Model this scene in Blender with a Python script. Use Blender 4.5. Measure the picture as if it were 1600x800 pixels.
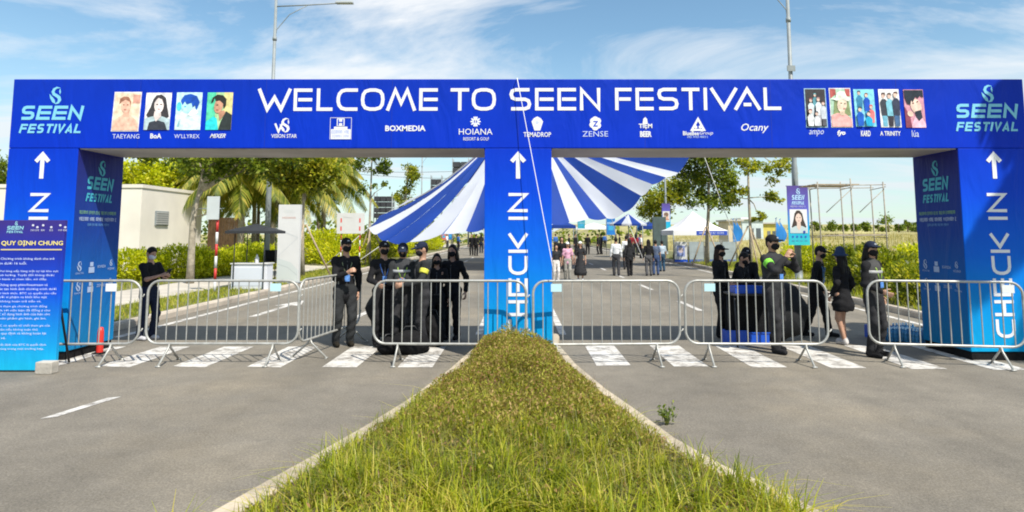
import bpy, bmesh, math, random
import numpy as np
from mathutils import Vector, Matrix

random.seed(7); rng = np.random.default_rng(7)
for o in list(bpy.data.objects): bpy.data.objects.remove(o)
scene = bpy.context.scene
COL = scene.collection
R = math.radians

# ------------------------------------------------------------------ camera
F, PX, HY, CH, PITCH = 1000.0, 812.0, 365.0, 1.68, R(5.5)
PY = HY - F*math.tan(PITCH)
cam_d = bpy.data.cameras.new('camera'); cam = bpy.data.objects.new('camera', cam_d); COL.objects.link(cam)
cam_d.sensor_fit = 'HORIZONTAL'; cam_d.sensor_width = 36; cam_d.lens = F/1600*36
cam_d.shift_x = (800-PX)/1600; cam_d.shift_y = -(400-PY)/1600
cam_d.clip_end = 3000; cam_d.clip_start = .05
cam.location = (0, 0, CH); cam.rotation_euler = (math.pi/2+PITCH, 0, 0)
scene.camera = cam

# ------------------------------------------------------------------ sky, sun, exposure
SUN = Vector((.45, -.58, 1)).normalized()            # towards the sun
world = bpy.data.worlds.new('World'); scene.world = world; world.use_nodes = True
nt = world.node_tree; nt.nodes.clear()
def N(tree, t, **kw):
    n = tree.nodes.new(t)
    for k, v in kw.items(): setattr(n, k, v)
    return n
out = N(nt, 'ShaderNodeOutputWorld'); bg = N(nt, 'ShaderNodeBackground'); bg.inputs[1].default_value = .12
sky = N(nt, 'ShaderNodeTexSky', sky_type='NISHITA', sun_disc=False)
sky.sun_elevation = math.asin(SUN.z); sky.sun_rotation = math.atan2(SUN.x, SUN.y)
sky.air_density = 1.0; sky.dust_density = .25; sky.ozone_density = .5
tc = N(nt, 'ShaderNodeTexCoord'); sep = N(nt, 'ShaderNodeSeparateXYZ'); nt.links.new(tc.outputs['Generated'], sep.inputs[0])
zz = N(nt, 'ShaderNodeMath', operation='MAXIMUM'); nt.links.new(sep.outputs[2], zz.inputs[0]); zz.inputs[1].default_value = .0
za = N(nt, 'ShaderNodeMath', operation='ADD'); nt.links.new(zz.outputs[0], za.inputs[0]); za.inputs[1].default_value = .12
dx = N(nt, 'ShaderNodeMath', operation='DIVIDE'); dy = N(nt, 'ShaderNodeMath', operation='DIVIDE')
for d, i in ((dx, 0), (dy, 1)): nt.links.new(sep.outputs[i], d.inputs[0]); nt.links.new(za.outputs[0], d.inputs[1])
cmb = N(nt, 'ShaderNodeCombineXYZ'); nt.links.new(dx.outputs[0], cmb.inputs[0]); nt.links.new(dy.outputs[0], cmb.inputs[1])
mp = N(nt, 'ShaderNodeMapping'); nt.links.new(cmb.outputs[0], mp.inputs[0])
mp.inputs['Rotation'].default_value = (0, 0, R(-24)); mp.inputs['Scale'].default_value = (.42, 1.0, 1); mp.inputs['Location'].default_value = (3.1, 1.7, 0)
nz = N(nt, 'ShaderNodeTexNoise'); nz.inputs['Scale'].default_value = .95; nz.inputs['Detail'].default_value = 9; nz.inputs['Roughness'].default_value = .62; nz.inputs['Distortion'].default_value = .9
nt.links.new(mp.outputs[0], nz.inputs['Vector'])
rmp = N(nt, 'ShaderNodeValToRGB'); nt.links.new(nz.outputs[0], rmp.inputs[0])
rmp.color_ramp.elements[0].position = .44; rmp.color_ramp.elements[1].position = .62
cf = N(nt, 'ShaderNodeMath', operation='MULTIPLY'); nt.links.new(rmp.outputs[0], cf.inputs[0]); cf.inputs[1].default_value = .88
mx = N(nt, 'ShaderNodeMixRGB'); hz = N(nt, 'ShaderNodeMapRange'); nt.links.new(sep.outputs[2], hz.inputs[0]); hz.inputs[1].default_value = 0; hz.inputs[2].default_value = .32; hz.inputs[3].default_value = .50; hz.inputs[4].default_value = 0; hz.interpolation_type = 'SMOOTHSTEP'
nt.links.new(cf.outputs[0], mx.inputs[0]); tint = N(nt, 'ShaderNodeMixRGB', blend_type='MULTIPLY'); tint.inputs[0].default_value = 1; tint.inputs[2].default_value = (.80, .97, .96, 1); nt.links.new(sky.outputs[0], tint.inputs[1]); nt.links.new(tint.outputs[0], mx.inputs[1]); mx.inputs[2].default_value = (5.9, 6.0, 6.1, 1)
hm2 = N(nt, 'ShaderNodeMixRGB'); nt.links.new(hz.outputs[0], hm2.inputs[0]); nt.links.new(mx.outputs[0], hm2.inputs[1]); hm2.inputs[2].default_value = (3.5, 4.3, 4.7, 1)
nt.links.new(hm2.outputs[0], bg.inputs[0]); nt.links.new(bg.outputs[0], out.inputs[0])
sd_ = bpy.data.lights.new('sun', 'SUN'); sun = bpy.data.objects.new('sun', sd_); COL.objects.link(sun)
sd_.energy = 4.6; sd_.angle = R(.5); sd_.color = (1, .94, .84); sun.location = (8, -10, 30)
sun.rotation_euler = SUN.to_track_quat('Z', 'Y').to_euler()
vs = scene.view_settings; vs.view_transform = 'Standard'; vs.look = 'None'; vs.gamma = 1; vs.use_curve_mapping = False
vs.exposure = .52
scene.render.engine = 'CYCLES'; scene.cycles.filter_width = 1.9

# ------------------------------------------------------------------ pixel <-> place helpers
cp, sp = math.cos(PITCH), math.sin(PITCH)
def ray(px, py):
    cx, cy = (px-PX)/F, (PY-py)/F
    return Vector((cx, cp-cy*sp, cy*cp+sp))
def at(px, py, Y):
    d = ray(px, py); s = Y/d.y
    return Vector((d.x*s, Y, CH+d.z*s))
def gnd(px, py, z=0.):
    d = ray(px, py); s = (z-CH)/d.z
    return Vector((d.x*s, d.y*s, z))

# ------------------------------------------------------------------ materials
def lin(c):
    return tuple(((v/255)/12.92 if v/255 <= .04045 else ((v/255+.055)/1.055)**2.4) for v in c)
MATS = {}
def mat(name, col, rough=.6, var=.0, scale=8., bump=.0, bscale=60., metal=0., spec=.5, obj_coord=True, detail=6):
    if name in MATS: return MATS[name]
    m = bpy.data.materials.new(name); m.use_nodes = True; t = m.node_tree
    b = t.nodes['Principled BSDF']; b.inputs['Base Color'].default_value = (*col, 1); b.inputs['Roughness'].default_value = rough
    b.inputs['Metallic'].default_value = metal; b.inputs['Specular IOR Level'].default_value = spec
    tcn = N(t, 'ShaderNodeTexCoord')
    if var > 0:
        n = N(t, 'ShaderNodeTexNoise'); n.inputs['Scale'].default_value = scale; n.inputs['Detail'].default_value = detail
        t.links.new(tcn.outputs['Object'], n.inputs['Vector'])
        rp = N(t, 'ShaderNodeValToRGB'); rp.color_ramp.elements[0].position = .3; rp.color_ramp.elements[1].position = .7
        rp.color_ramp.elements[0].color = (*[v*(1-var) for v in col], 1); rp.color_ramp.elements[1].color = (*[min(1, v*(1+var)) for v in col], 1)
        t.links.new(n.outputs[0], rp.inputs[0]); t.links.new(rp.outputs[0], b.inputs['Base Color'])
    if bump > 0:
        n = N(t, 'ShaderNodeTexNoise'); n.inputs['Scale'].default_value = bscale; n.inputs['Detail'].default_value = 5
        t.links.new(tcn.outputs['Object'], n.inputs['Vector'])
        bp = N(t, 'ShaderNodeBump'); bp.inputs['Strength'].default_value = bump; bp.inputs['Distance'].default_value = .02
        t.links.new(n.outputs[0], bp.inputs['Height']); t.links.new(bp.outputs[0], b.inputs['Normal'])
    MATS[name] = m; return m

def leaf_mat(name, cols, trans=.45, rough=.45, hue_scale=.35):
    """leaf colour varies from leaf to leaf (random per island) and softly through the plant"""
    if name in MATS: return MATS[name]
    m = bpy.data.materials.new(name); m.use_nodes = True; t = m.node_tree
    b = t.nodes['Principled BSDF']; b.inputs['Roughness'].default_value = rough; b.inputs['Specular IOR Level'].default_value = .35
    g = N(t, 'ShaderNodeNewGeometry'); tcn = N(t, 'ShaderNodeTexCoord')
    n = N(t, 'ShaderNodeTexNoise'); n.inputs['Scale'].default_value = hue_scale*4; t.links.new(tcn.outputs['Object'], n.inputs['Vector'])
    ad = N(t, 'ShaderNodeMath', operation='MULTIPLY_ADD'); t.links.new(n.outputs[0], ad.inputs[0]); ad.inputs[1].default_value = 1.3; ad.inputs[2].default_value = -.65
    a2 = N(t, 'ShaderNodeMath', operation='ADD', use_clamp=True); t.links.new(ad.outputs[0], a2.inputs[0]); t.links.new(g.outputs['Random Per Island'], a2.inputs[1])
    rp = N(t, 'ShaderNodeValToRGB'); t.links.new(a2.outputs[0], rp.inputs[0])
    el = rp.color_ramp.elements
    el[0].color = (*cols[0], 1); el[1].color = (*cols[-1], 1)
    for i, c in enumerate(cols[1:-1]):
        e = el.new((i+1)/(len(cols)-1)); e.color = (*c, 1)
    t.links.new(rp.outputs[0], b.inputs['Base Color'])
    tr = N(t, 'ShaderNodeBsdfTranslucent')
    mxc = N(t, 'ShaderNodeMixRGB', blend_type='MULTIPLY'); mxc.inputs[0].default_value = 1; t.links.new(rp.outputs[0], mxc.inputs[1]); mxc.inputs[2].default_value = (1.5, 1.5, .6, 1)
    t.links.new(mxc.outputs[0], tr.inputs[0])
    ms = N(t, 'ShaderNodeMixShader'); ms.inputs[0].default_value = trans
    t.links.new(b.outputs[0], ms.inputs[1]); t.links.new(tr.outputs[0], ms.inputs[2])
    t.links.new(ms.outputs[0], t.nodes['Material Output'].inputs[0])
    MATS[name] = m; return m

def ramp_mat(name, stops, rough=.5, var=.06):
    """printed vertical colour gradient (object z), as on banner vinyl"""
    if name in MATS: return MATS[name]
    m = bpy.data.materials.new(name); m.use_nodes = True; t = m.node_tree
    b = t.nodes['Principled BSDF']; b.inputs['Roughness'].default_value = rough; b.inputs['Specular IOR Level'].default_value = .12
    tcn = N(t, 'ShaderNodeTexCoord'); s = N(t, 'ShaderNodeSeparateXYZ'); t.links.new(tcn.outputs['Object'], s.inputs[0])
    z0, z1 = stops[0][0], stops[-1][0]
    mr = N(t, 'ShaderNodeMapRange'); t.links.new(s.outputs[2], mr.inputs[0]); mr.inputs[1].default_value = z0; mr.inputs[2].default_value = z1
    rp = N(t, 'ShaderNodeValToRGB'); t.links.new(mr.outputs[0], rp.inputs[0]); el = rp.color_ramp.elements
    el[0].color = (*stops[0][1], 1); el[1].color = (*stops[-1][1], 1)
    for z, c in stops[1:-1]:
        e = el.new((z-z0)/(z1-z0)); e.color = (*c, 1)
    n = N(t, 'ShaderNodeTexNoise'); n.inputs['Scale'].default_value = 2.2; n.inputs['Detail'].default_value = 4; t.links.new(tcn.outputs['Object'], n.inputs['Vector'])
    mr2 = N(t, 'ShaderNodeMapRange'); t.links.new(n.outputs[0], mr2.inputs[0]); mr2.inputs[3].default_value = 1-var*2; mr2.inputs[4].default_value = 1+var*2
    mm = N(t, 'ShaderNodeMixRGB', blend_type='MULTIPLY'); mm.inputs[0].default_value = 1; t.links.new(rp.outputs[0], mm.inputs[1]); t.links.new(mr2.outputs[0], mm.inputs[2])
    t.links.new(mm.outputs[0], b.inputs['Base Color'])
    mpn = N(t, 'ShaderNodeMapping'); mpn.inputs['Scale'].default_value = (1.6, 1.6, .5); t.links.new(tcn.outputs['Object'], mpn.inputs[0])
    n2 = N(t, 'ShaderNodeTexNoise'); n2.inputs['Scale'].default_value = 1.7; n2.inputs['Detail'].default_value = 3; n2.inputs['Distortion'].default_value = .8; t.links.new(mpn.outputs[0], n2.inputs['Vector'])
    bp = N(t, 'ShaderNodeBump'); bp.inputs['Strength'].default_value = .55; bp.inputs['Distance'].default_value = .06
    t.links.new(n2.outputs[0], bp.inputs['Height']); t.links.new(bp.outputs[0], b.inputs['Normal'])
    MATS[name] = m; return m

def print_mat():
    if 'print' in MATS: return MATS['print']
    m = bpy.data.materials.new('print'); m.use_nodes = True; t = m.node_tree
    b = t.nodes['Principled BSDF']; b.inputs['Roughness'].default_value = .5; b.inputs['Specular IOR Level'].default_value = .3
    a = N(t, 'ShaderNodeAttribute', attribute_name='Col'); t.links.new(a.outputs['Color'], b.inputs['Base Color'])
    MATS['print'] = m; return m
PRINT = print_mat()
def picture_mat():
    m = PRINT.copy(); m.name = 'photo print'; t = m.node_tree; b = t.nodes['Principled BSDF']; a = [n for n in t.nodes if n.type == 'ATTRIBUTE'][0]; tcn = N(t, 'ShaderNodeTexCoord')
    n = N(t, 'ShaderNodeTexNoise'); n.inputs['Scale'].default_value = 17; n.inputs['Detail'].default_value = 5; t.links.new(tcn.outputs['Object'], n.inputs['Vector'])
    r = N(t, 'ShaderNodeMapRange'); t.links.new(n.outputs[0], r.inputs[0]); r.inputs[1].default_value = .3; r.inputs[2].default_value = .7; r.inputs[3].default_value = .70; r.inputs[4].default_value = 1.22
    mm = N(t, 'ShaderNodeMixRGB', blend_type='MULTIPLY'); mm.inputs[0].default_value = 1; t.links.new(a.outputs['Color'], mm.inputs[1]); t.links.new(r.outputs[0], mm.inputs[2]); t.links.new(mm.outputs[0], b.inputs['Base Color']); return m
PICT = picture_mat()

STEEL = mat('galvanised steel', (.40, .40, .375), .45, .25, 9, .0, metal=.35)
POLE = mat('painted grey steel', (.23, .26, .27), .5, .12, 4)
BLACKM = mat('black metal', (.015, .016, .018), .45)
CONC = mat('concrete', (.42, .39, .34), .9, .22, 5, .35, 40)
KERB = mat('kerb concrete', (.44, .38, .31), .9, .28, 2.2, .4, 30)
WHITEP = mat('white road paint', (.72, .71, .68), .7, .20, 7, .25, 80)
WHITE = mat('white plastic', (.60, .60, .59), .5, .04, 3)
BLACKC = mat('black cloth', (.010, .010, .011), .9, .3, 20, .3, 40, spec=.15)
BARK = mat('bark', (.20, .155, .105), .9, .4, 9, .8, 22)
BARKL = mat('pale bark', (.33, .29, .22), .9, .35, 8, .6, 20)
WOOD = mat('weathered wood', (.36, .28, .19), .85, .25, 12, .3, 30)
def worn_paint():
    t = WHITEP.node_tree; b = t.nodes['Principled BSDF']; tcn = N(t, 'ShaderNodeTexCoord')
    n = N(t, 'ShaderNodeTexNoise'); n.inputs['Scale'].default_value = 4.5; n.inputs['Detail'].default_value = 9; n.inputs['Roughness'].default_value = .75; t.links.new(tcn.outputs['Object'], n.inputs['Vector'])
    r = N(t, 'ShaderNodeValToRGB'); t.links.new(n.outputs[0], r.inputs[0]); r.color_ramp.elements[0].position = .39; r.color_ramp.elements[0].color = (.22, .20, .175, 1); r.color_ramp.elements[1].position = .54; r.color_ramp.elements[1].color = (.60, .58, .54, 1)
    t.links.new(r.outputs[0], b.inputs['Base Color'])
worn_paint()
LEAF_Y = leaf_mat('leaf yellow green', [(.08, .115, .010), (.18, .225, .016), (.31, .33, .025), (.46, .42, .05)])
LEAF_G = leaf_mat('leaf mid green', [(.04, .075, .010), (.10, .15, .016), (.18, .24, .022), (.29, .33, .035)])
LEAF_D = leaf_mat('leaf deep green', [(.03, .06, .010), (.08, .125, .018), (.16, .21, .022), (.26, .30, .03)])
LEAF_H = leaf_mat('leaf hedge lime', [(.22, .28, .008), (.42, .46, .010), (.58, .60, .015), (.66, .62, .04)])
LEAF_P = leaf_mat('leaf palm', [(.07, .11, .012), (.16, .20, .022), (.30, .31, .04), (.55, .44, .09)])
GRASS = leaf_mat('grass blade', [(.095, .13, .008), (.23, .285, .012), (.39, .41, .018), (.54, .45, .10)], trans=.4, hue_scale=.5)
COVER = leaf_mat('ground cover leaf', [(.34, .19, .09), (.24, .19, .05), (.24, .26, .028), (.36, .36, .045), (.48, .33, .14)], trans=.35, rough=.7, hue_scale=.6)

# ------------------------------------------------------------------ object helpers
def link(o, parent=None):
    COL.objects.link(o)
    if parent is not None: o.parent = parent
    return o
def tag(o, label=None, cat=None, group=None, kind=None):
    if label: o['label'] = label
    if cat: o['category'] = cat
    if group: o['group'] = group
    if kind: o['kind'] = kind
    return o
def thing(name, label, cat, loc=(0, 0, 0), rz=0., group=None):
    o = bpy.data.objects.new(name, None); o.empty_display_size = .2; link(o); o.location = loc; o.rotation_euler = (0, 0, rz)
    return tag(o, label, cat, group)
def mesh_np(name, V, Q, m, parent=None, smooth=False, tris=None):
    V = np.asarray(V, dtype=np.float32); me = bpy.data.meshes.new(name)
    me.vertices.add(len(V)); me.vertices.foreach_set('co', V.ravel())
    Q = np.asarray(Q, dtype=np.int32) if Q is not None and len(Q) else np.zeros((0, 4), np.int32)
    T = np.asarray(tris, dtype=np.int32) if tris is not None and len(tris) else np.zeros((0, 3), np.int32)
    me.loops.add(Q.size+T.size); me.loops.foreach_set('vertex_index', np.concatenate([Q.ravel(), T.ravel()]))
    me.polygons.add(len(Q)+len(T))
    st = np.concatenate([np.arange(len(Q))*4, Q.size+np.arange(len(T))*3]).astype(np.int32)
    tot = np.concatenate([np.full(len(Q), 4), np.full(len(T), 3)]).astype(np.int32)
    me.polygons.foreach_set('loop_start', st); me.polygons.foreach_set('loop_total', tot)
    if smooth: me.polygons.foreach_set('use_smooth', np.ones(len(Q)+len(T), dtype=bool))
    me.update(calc_edges=True); me.validate()
    if m is not None: me.materials.append(m)
    return link(bpy.data.objects.new(name, me), parent)
class MB:
    """collects shapes into ONE mesh"""
    def __init__(s): s.v, s.f, s.sm = [], [], []
    def add(s, v, f, smooth=False):
        n = len(s.v); s.v += [tuple(p) for p in v]; s.f += [tuple(i+n for i in q) for q in f]; s.sm += [smooth]*len(f); return s
    def box(s, a, b, bev=0., M=None):
        x0, y0, z0 = a; x1, y1, z1 = b
        if bev > 0:
            bm = bmesh.new(); bmesh.ops.create_cube(bm, size=1)
            for v in bm.verts: v.co = Vector(((x0+x1)/2+v.co.x*(x1-x0), (y0+y1)/2+v.co.y*(y1-y0), (z0+z1)/2+v.co.z*(z1-z0)))
            bmesh.ops.bevel(bm, geom=bm.edges[:], offset=bev, segments=2, affect='EDGES', profile=.6)
            bm.verts.index_update(); V = [v.co.copy() for v in bm.verts]; Fc = [[v.index for v in f.verts] for f in bm.faces]; bm.free()
        else:
            V = [Vector(p) for p in ((x0,y0,z0),(x1,y0,z0),(x1,y1,z0),(x0,y1,z0),(x0,y0,z1),(x1,y0,z1),(x1,y1,z1),(x0,y1,z1))]
            Fc = [(0,3,2,1),(4,5,6,7),(0,1,5,4),(1,2,6,5),(2,3,7,6),(3,0,4,7)]
        if M is not None: V = [M @ p for p in V]
        return s.add(V, Fc)
    def tube(s, pts, r, n=8, closed=False, caps=True):
        pts = [Vector(p) for p in pts]; rr = r if isinstance(r, (list, tuple)) else [r]*len(pts)
        V, Fc = [], []; L = len(pts); prev = None
        for i, p in enumerate(pts):
            if closed: t = (pts[(i+1) % L]-pts[i-1])
            else: t = pts[min(i+1, L-1)]-pts[max(i-1, 0)]
            t = t.normalized()
            if prev is None:
                up = Vector((0, 0, 1)) if abs(t.z) < .9 else Vector((1, 0, 0)); u = t.cross(up).normalized()
            else:
                u = (prev-t*prev.dot(t)); u = u.normalized() if u.length > 1e-6 else t.orthogonal().normalized()
            prev = u; w = t.cross(u)
            for k in range(n):
                a = 2*math.pi*k/n; V.append(p+(u*math.cos(a)+w*math.sin(a))*rr[i])
        for i in range(L if closed else L-1):
            j = (i+1) % L
            for k in range(n): Fc.append((i*n+k, i*n+(k+1) % n, j*n+(k+1) % n, j*n+k))
        s.add(V, Fc, True)
        if caps and not closed:
            n0 = len(s.v)-len(V); s.f.append(tuple(n0+k for k in range(n-1, -1, -1))); s.f.append(tuple(n0+(L-1)*n+k for k in range(n))); s.sm += [False, False]
        return s
    def lathe(s, prof, n=16, c=(0, 0, 0)):
        V, Fc = [], []
        for r_, z in prof:
            for k in range(n): a = 2*math.pi*k/n; V.append((c[0]+r_*math.cos(a), c[1]+r_*math.sin(a), c[2]+z))
        for i in range(len(prof)-1):
            for k in range(n): Fc.append((i*n+k, i*n+(k+1) % n, (i+1)*n+(k+1) % n, (i+1)*n+k))
        return s.add(V, Fc, True)
    def poly(s, pts): return s.add(pts, [tuple(range(len(pts)))])
    def build(s, name, m, parent=None, smooth=None):
        me = bpy.data.meshes.new(name); me.from_pydata([tuple(p) for p in s.v], [], s.f); me.update()
        me.polygons.foreach_set('use_smooth', [(sm if smooth is None else smooth) for sm in s.sm])
        if m is not None: me.materials.append(m)
        return link(bpy.data.objects.new(name, me), parent)
def copy_tree(o, parent=None):
    c = o.copy(); COL.objects.link(c); c.parent = parent
    for ch in list(o.children): copy_tree(ch, c)
    return c

# ------------------------------------------------------------------ flat print: strokes, shapes, lettering
W_ = (.74, .75, .78); CY = (.20, .55, .72)
STROKES = {
 'W': [[(0,1),(.27,0),(.5,.62),(.73,0),(1,1)]], 'E': [[(1,1),(0,1),(0,0),(1,0)], [(.3,.5),(1,.5)]], 'L': [[(0,1),(0,0),(1,0)]],
 'C': [[(1,1),(.42,1),(.2,.95),(.06,.8),(0,.6),(0,.4),(.06,.2),(.2,.05),(.42,0),(1,0)]],
 'O': [[(.36,1),(.64,1),(.86,.93),(.97,.76),(1,.5),(.97,.24),(.86,.07),(.64,0),(.36,0),(.14,.07),(.03,.24),(0,.5),(.03,.76),(.14,.93),(.36,1)]],
 'M': [[(0,0),(.27,1),(.5,.3),(.73,1),(1,0)]], 'T': [[(0,1),(1,1)], [(.5,1),(.5,0)]],
 'S': [[(1,1),(.25,1),(.06,.93),(0,.76),(.06,.58),(.25,.5),(.75,.5),(.94,.42),(1,.24),(.94,.07),(.75,0),(0,0)]],
 'N': [[(0,0),(0,1),(1,0),(1,1)]], 'F': [[(0,0),(0,1),(1,1)], [(.3,.5),(.92,.5)]], 'I': [[(0,0),(0,1)]],
 'V': [[(0,1),(.5,0),(1,1)]], 'A': [[(0,0),(.5,1),(1,0)], [(.33,.2),(.67,.2)]], 'H': [[(0,0),(0,1)], [(1,0),(1,1)], [(.22,.5),(.78,.5)]],
 'K': [[(0,0),(0,1)], [(1,1),(.28,.5),(1,0)]]}
_TXT = {}
def text_mesh(body, shear=0., off=0.):
    key = (body, shear, off)
    if key in _TXT: return _TXT[key]
    cu = bpy.data.curves.new('t', 'FONT'); cu.body = body; cu.size = 1; cu.resolution_u = 2; cu.shear = shear; cu.offset = off; cu.fill_mode = 'FRONT'
    ob = bpy.data.objects.new('t', cu); COL.objects.link(ob); dg = bpy.context.evaluated_depsgraph_get()
    me = ob.evaluated_get(dg).to_mesh(); V = [(v.co.x, v.co.y) for v in me.vertices]; P = [tuple(p.vertices) for p in me.polygons]
    ob.evaluated_get(dg).to_mesh_clear(); bpy.data.objects.remove(ob); bpy.data.curves.remove(cu)
    _TXT[key] = (V, P); return V, P
class Print:
    """ink on a flat banner: local (u right, v up); layers are a millimetre apart"""
    def __init__(s): s.v, s.f, s.c = [], [], []
    def lay(s, layer): s.k = (getattr(s, 'k', -1)+1) % 14; return layer+.06*s.k
    def poly(s, pts, col, layer=1):
        layer = s.lay(layer); n = len(s.v); s.v += [(p[0], p[1], layer) for p in pts]; s.f.append(tuple(range(n, n+len(pts)))); s.c.append(col); return s
    def rect(s, x0, y0, x1, y1, col, layer=1): return s.poly([(x0, y0), (x1, y0), (x1, y1), (x0, y1)], col, layer)
    def ell(s, cx, cy, rx, ry, col, layer=1, rot=0., n=18):
        c_, s_ = math.cos(rot), math.sin(rot)
        return s.poly([(cx+rx*math.cos(a)*c_-ry*math.sin(a)*s_, cy+rx*math.cos(a)*s_+ry*math.sin(a)*c_) for a in [2*math.pi*k/n for k in range(n)]], col, layer)
    def stroke(s, pts, w, col, layer=1, taper=None):
        layer = s.lay(layer); L = len(pts); A, B = [], []
        closed = L > 3 and (Vector(pts[0])-Vector(pts[-1])).length < 1e-6
        for i in range(L):
            p = Vector(pts[i]); a = Vector(pts[i-1]) if i > 0 else (Vector(pts[-2]) if closed else None); b = Vector(pts[i+1]) if i < L-1 else (Vector(pts[1]) if closed else None)
            d1 = (p-a).normalized() if a is not None else None; d2 = (b-p).normalized() if b is not None else None
            if d1 is None: d1 = d2
            if d2 is None: d2 = d1
            n1 = Vector((-d1.y, d1.x)); n2 = Vector((-d2.y, d2.x)); m = n1+n2
            m = m.normalized() if m.length > 1e-5 else n1
            k = min(1/max(m.dot(n1), .35), 2.2)*w/2*(taper[i] if taper else 1)
            A.append(p+m*k); B.append(p-m*k)
        n = len(s.v); s.v += [(q.x, q.y, layer) for q in A]+[(q.x, q.y, layer) for q in B]
        for i in range(L-1): s.f.append((n+L+i, n+L+i+1, n+i+1, n+i)); s.c.append(col)
        return s
    def letter(s, ch, x0, y0, x1, y1, w, col, layer=1, shear=0.):
        h = w/2
        def mp_(q):
            x = x0+h+(x1-x0-w)*q[0] if ch != 'I' else (x0+x1)/2
            y = y0+h+(y1-y0-w)*q[1]
            return (x+shear*(y-y0), y)
        for k, st in enumerate(STROKES[ch]):
            pts = [mp_(q) for q in st]
            if ch in 'IHKT' or (ch in 'EFLNC' ):   # square the free ends
                for e, o_ in ((0, 1), (-1, -2)):
                    d = (Vector(pts[e])-Vector(pts[o_])).normalized()*h; pts[e] = (pts[e][0]+d.x, pts[e][1]+d.y)
            elif ch in 'WMVA' and k == 0:
                for e, o_ in ((0, 1), (-1, -2)):
                    d = (Vector(pts[e])-Vector(pts[o_])).normalized()*h; pts[e] = (pts[e][0]+d.x, pts[e][1]+d.y)
            s.stroke(pts, w, col, layer)
        return s
    def word(s, word, x0, y0, x1, y1, w, col, layer=1, shear=0., gap=.22):
        ws = {'I': .2, 'W': 1.5, 'M': 1.3, 'O': 1.2}; tot = sum(ws.get(c, 1) for c in word)+gap*(len(word)-1); u = (x1-x0)/tot; x = x0
        for c in word:
            cw = ws.get(c, 1)*u; s.letter(c, x, y0, x+cw, y1, w, col, layer, shear); x += cw+gap*u
        return s
    def text(s, body, x0, y0, x1, y1, col, layer=1, shear=0., off=.0, fit=True):
        V, P = text_mesh(body, shear, off)
        if not V: return s
        ax, bx_ = min(v[0] for v in V), max(v[0] for v in V); ay, by_ = min(v[1] for v in V), max(v[1] for v in V)
        sx = (x1-x0)/max(bx_-ax, 1e-6); sy = (y1-y0)/max(by_-ay, 1e-6)
        if not fit: sx = min(sx, sy*1.15)
        layer = s.lay(layer); n = len(s.v); s.v += [(x0+(v[0]-ax)*sx, y0+(v[1]-ay)*sy, layer) for v in V]
        for p in P: s.f.append(tuple(n+i for i in p)); s.c.append(col)
        return s
    def scribble(s, x0, y0, x1, y1, col, layer=1):
        """a line of print too small to read: upright and curved letter-like ticks in word groups"""
        rr = random.Random(int(x0*991+y0*377)); h = y1-y0; x = x0; k = 0; wl = rr.randint(4, 8)
        while x < x1-h*.3:
            t = rr.random(); w = h*.16
            if t < .4: s.stroke([(x, y0), (x, y1), (x+h*.35, y1), (x+h*.35, y0)], w, col, layer)
            elif t < .7: s.stroke([(x+h*.35, y1), (x, y1), (x, y0), (x+h*.35, y0)], w, col, layer); s.stroke([(x, (y0+y1)/2), (x+h*.3, (y0+y1)/2)], w, col, layer)
            else: s.stroke([(x, y1), (x+h*.18, y0), (x+h*.36, y1)], w, col, layer)
            x += h*.62; k += 1
            if k >= wl: x += h*.5; k = 0; wl = rr.randint(3, 8)
        return s
    def build(s, name, O, U, V, parent, step=.0015, base=.003, m=None):
        O, U, V = Vector(O), Vector(U).normalized(), Vector(V).normalized(); Nn = U.cross(V)
        vs_ = [tuple(O+U*p[0]+V*p[1]+Nn*(base+step*p[2])) for p in s.v]
        me = bpy.data.meshes.new(name); me.from_pydata(vs_, [], s.f); me.update()
        at_ = me.color_attributes.new('Col', 'FLOAT_COLOR', 'CORNER')
        arr = []
        for p, c in zip(me.polygons, s.c): arr += [c[0], c[1], c[2], 1.]*p.loop_total
        at_.data.foreach_set('color', arr)
        me.materials.append(m or PRINT)
        return link(bpy.data.objects.new(name, me), parent)
def emblem(p, cx, cy, h, col, layer=1):
    """the festival's S-shaped bird-and-flame mark"""
    q = [(.55,.98),(.30,1.0),(.10,.90),(.02,.74),(.10,.60),(.32,.50),(.50,.40),(.56,.24),(.46,.08),(.26,.0)]
    p.stroke([(cx+(x-.28)*h*.8, cy+(y-.5)*h) for x, y in q], h*.17, col, layer, [.15,.6,.9,1,1.05,1.1,1.15,1.1,.8,.3])
    p.poly([(cx+(x-.28)*h*.8, cy+(y-.5)*h) for x, y in [(.26,.0),(.02,.10),(-.16,.34),(-.24,.62),(-.10,.50),(.06,.38),(.20,.24)]], col, layer)
    p.poly([(cx+(x-.28)*h*.8, cy+(y-.5)*h) for x, y in [(.55,.98),(.62,.72),(.56,.56),(.48,.78)]], col, layer)
    return p
def festival_logo(p, x0, y0, x1, y1, col, layer=1):
    w, h = x1-x0, y1-y0
    emblem(p, (x0+x1)/2+.04*w, y0+h*.82, h*.36, col, layer)
    p.word('SEEN', x0, y0+h*.29, x1-.05*w, y0+h*.60, h*.066, col, layer, .18, .16)
    p.word('FESTIVAL', x0, y0, x1-.05*w, y0+h*.2, h*.044, col, layer, .25, .24)
    return p
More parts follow.
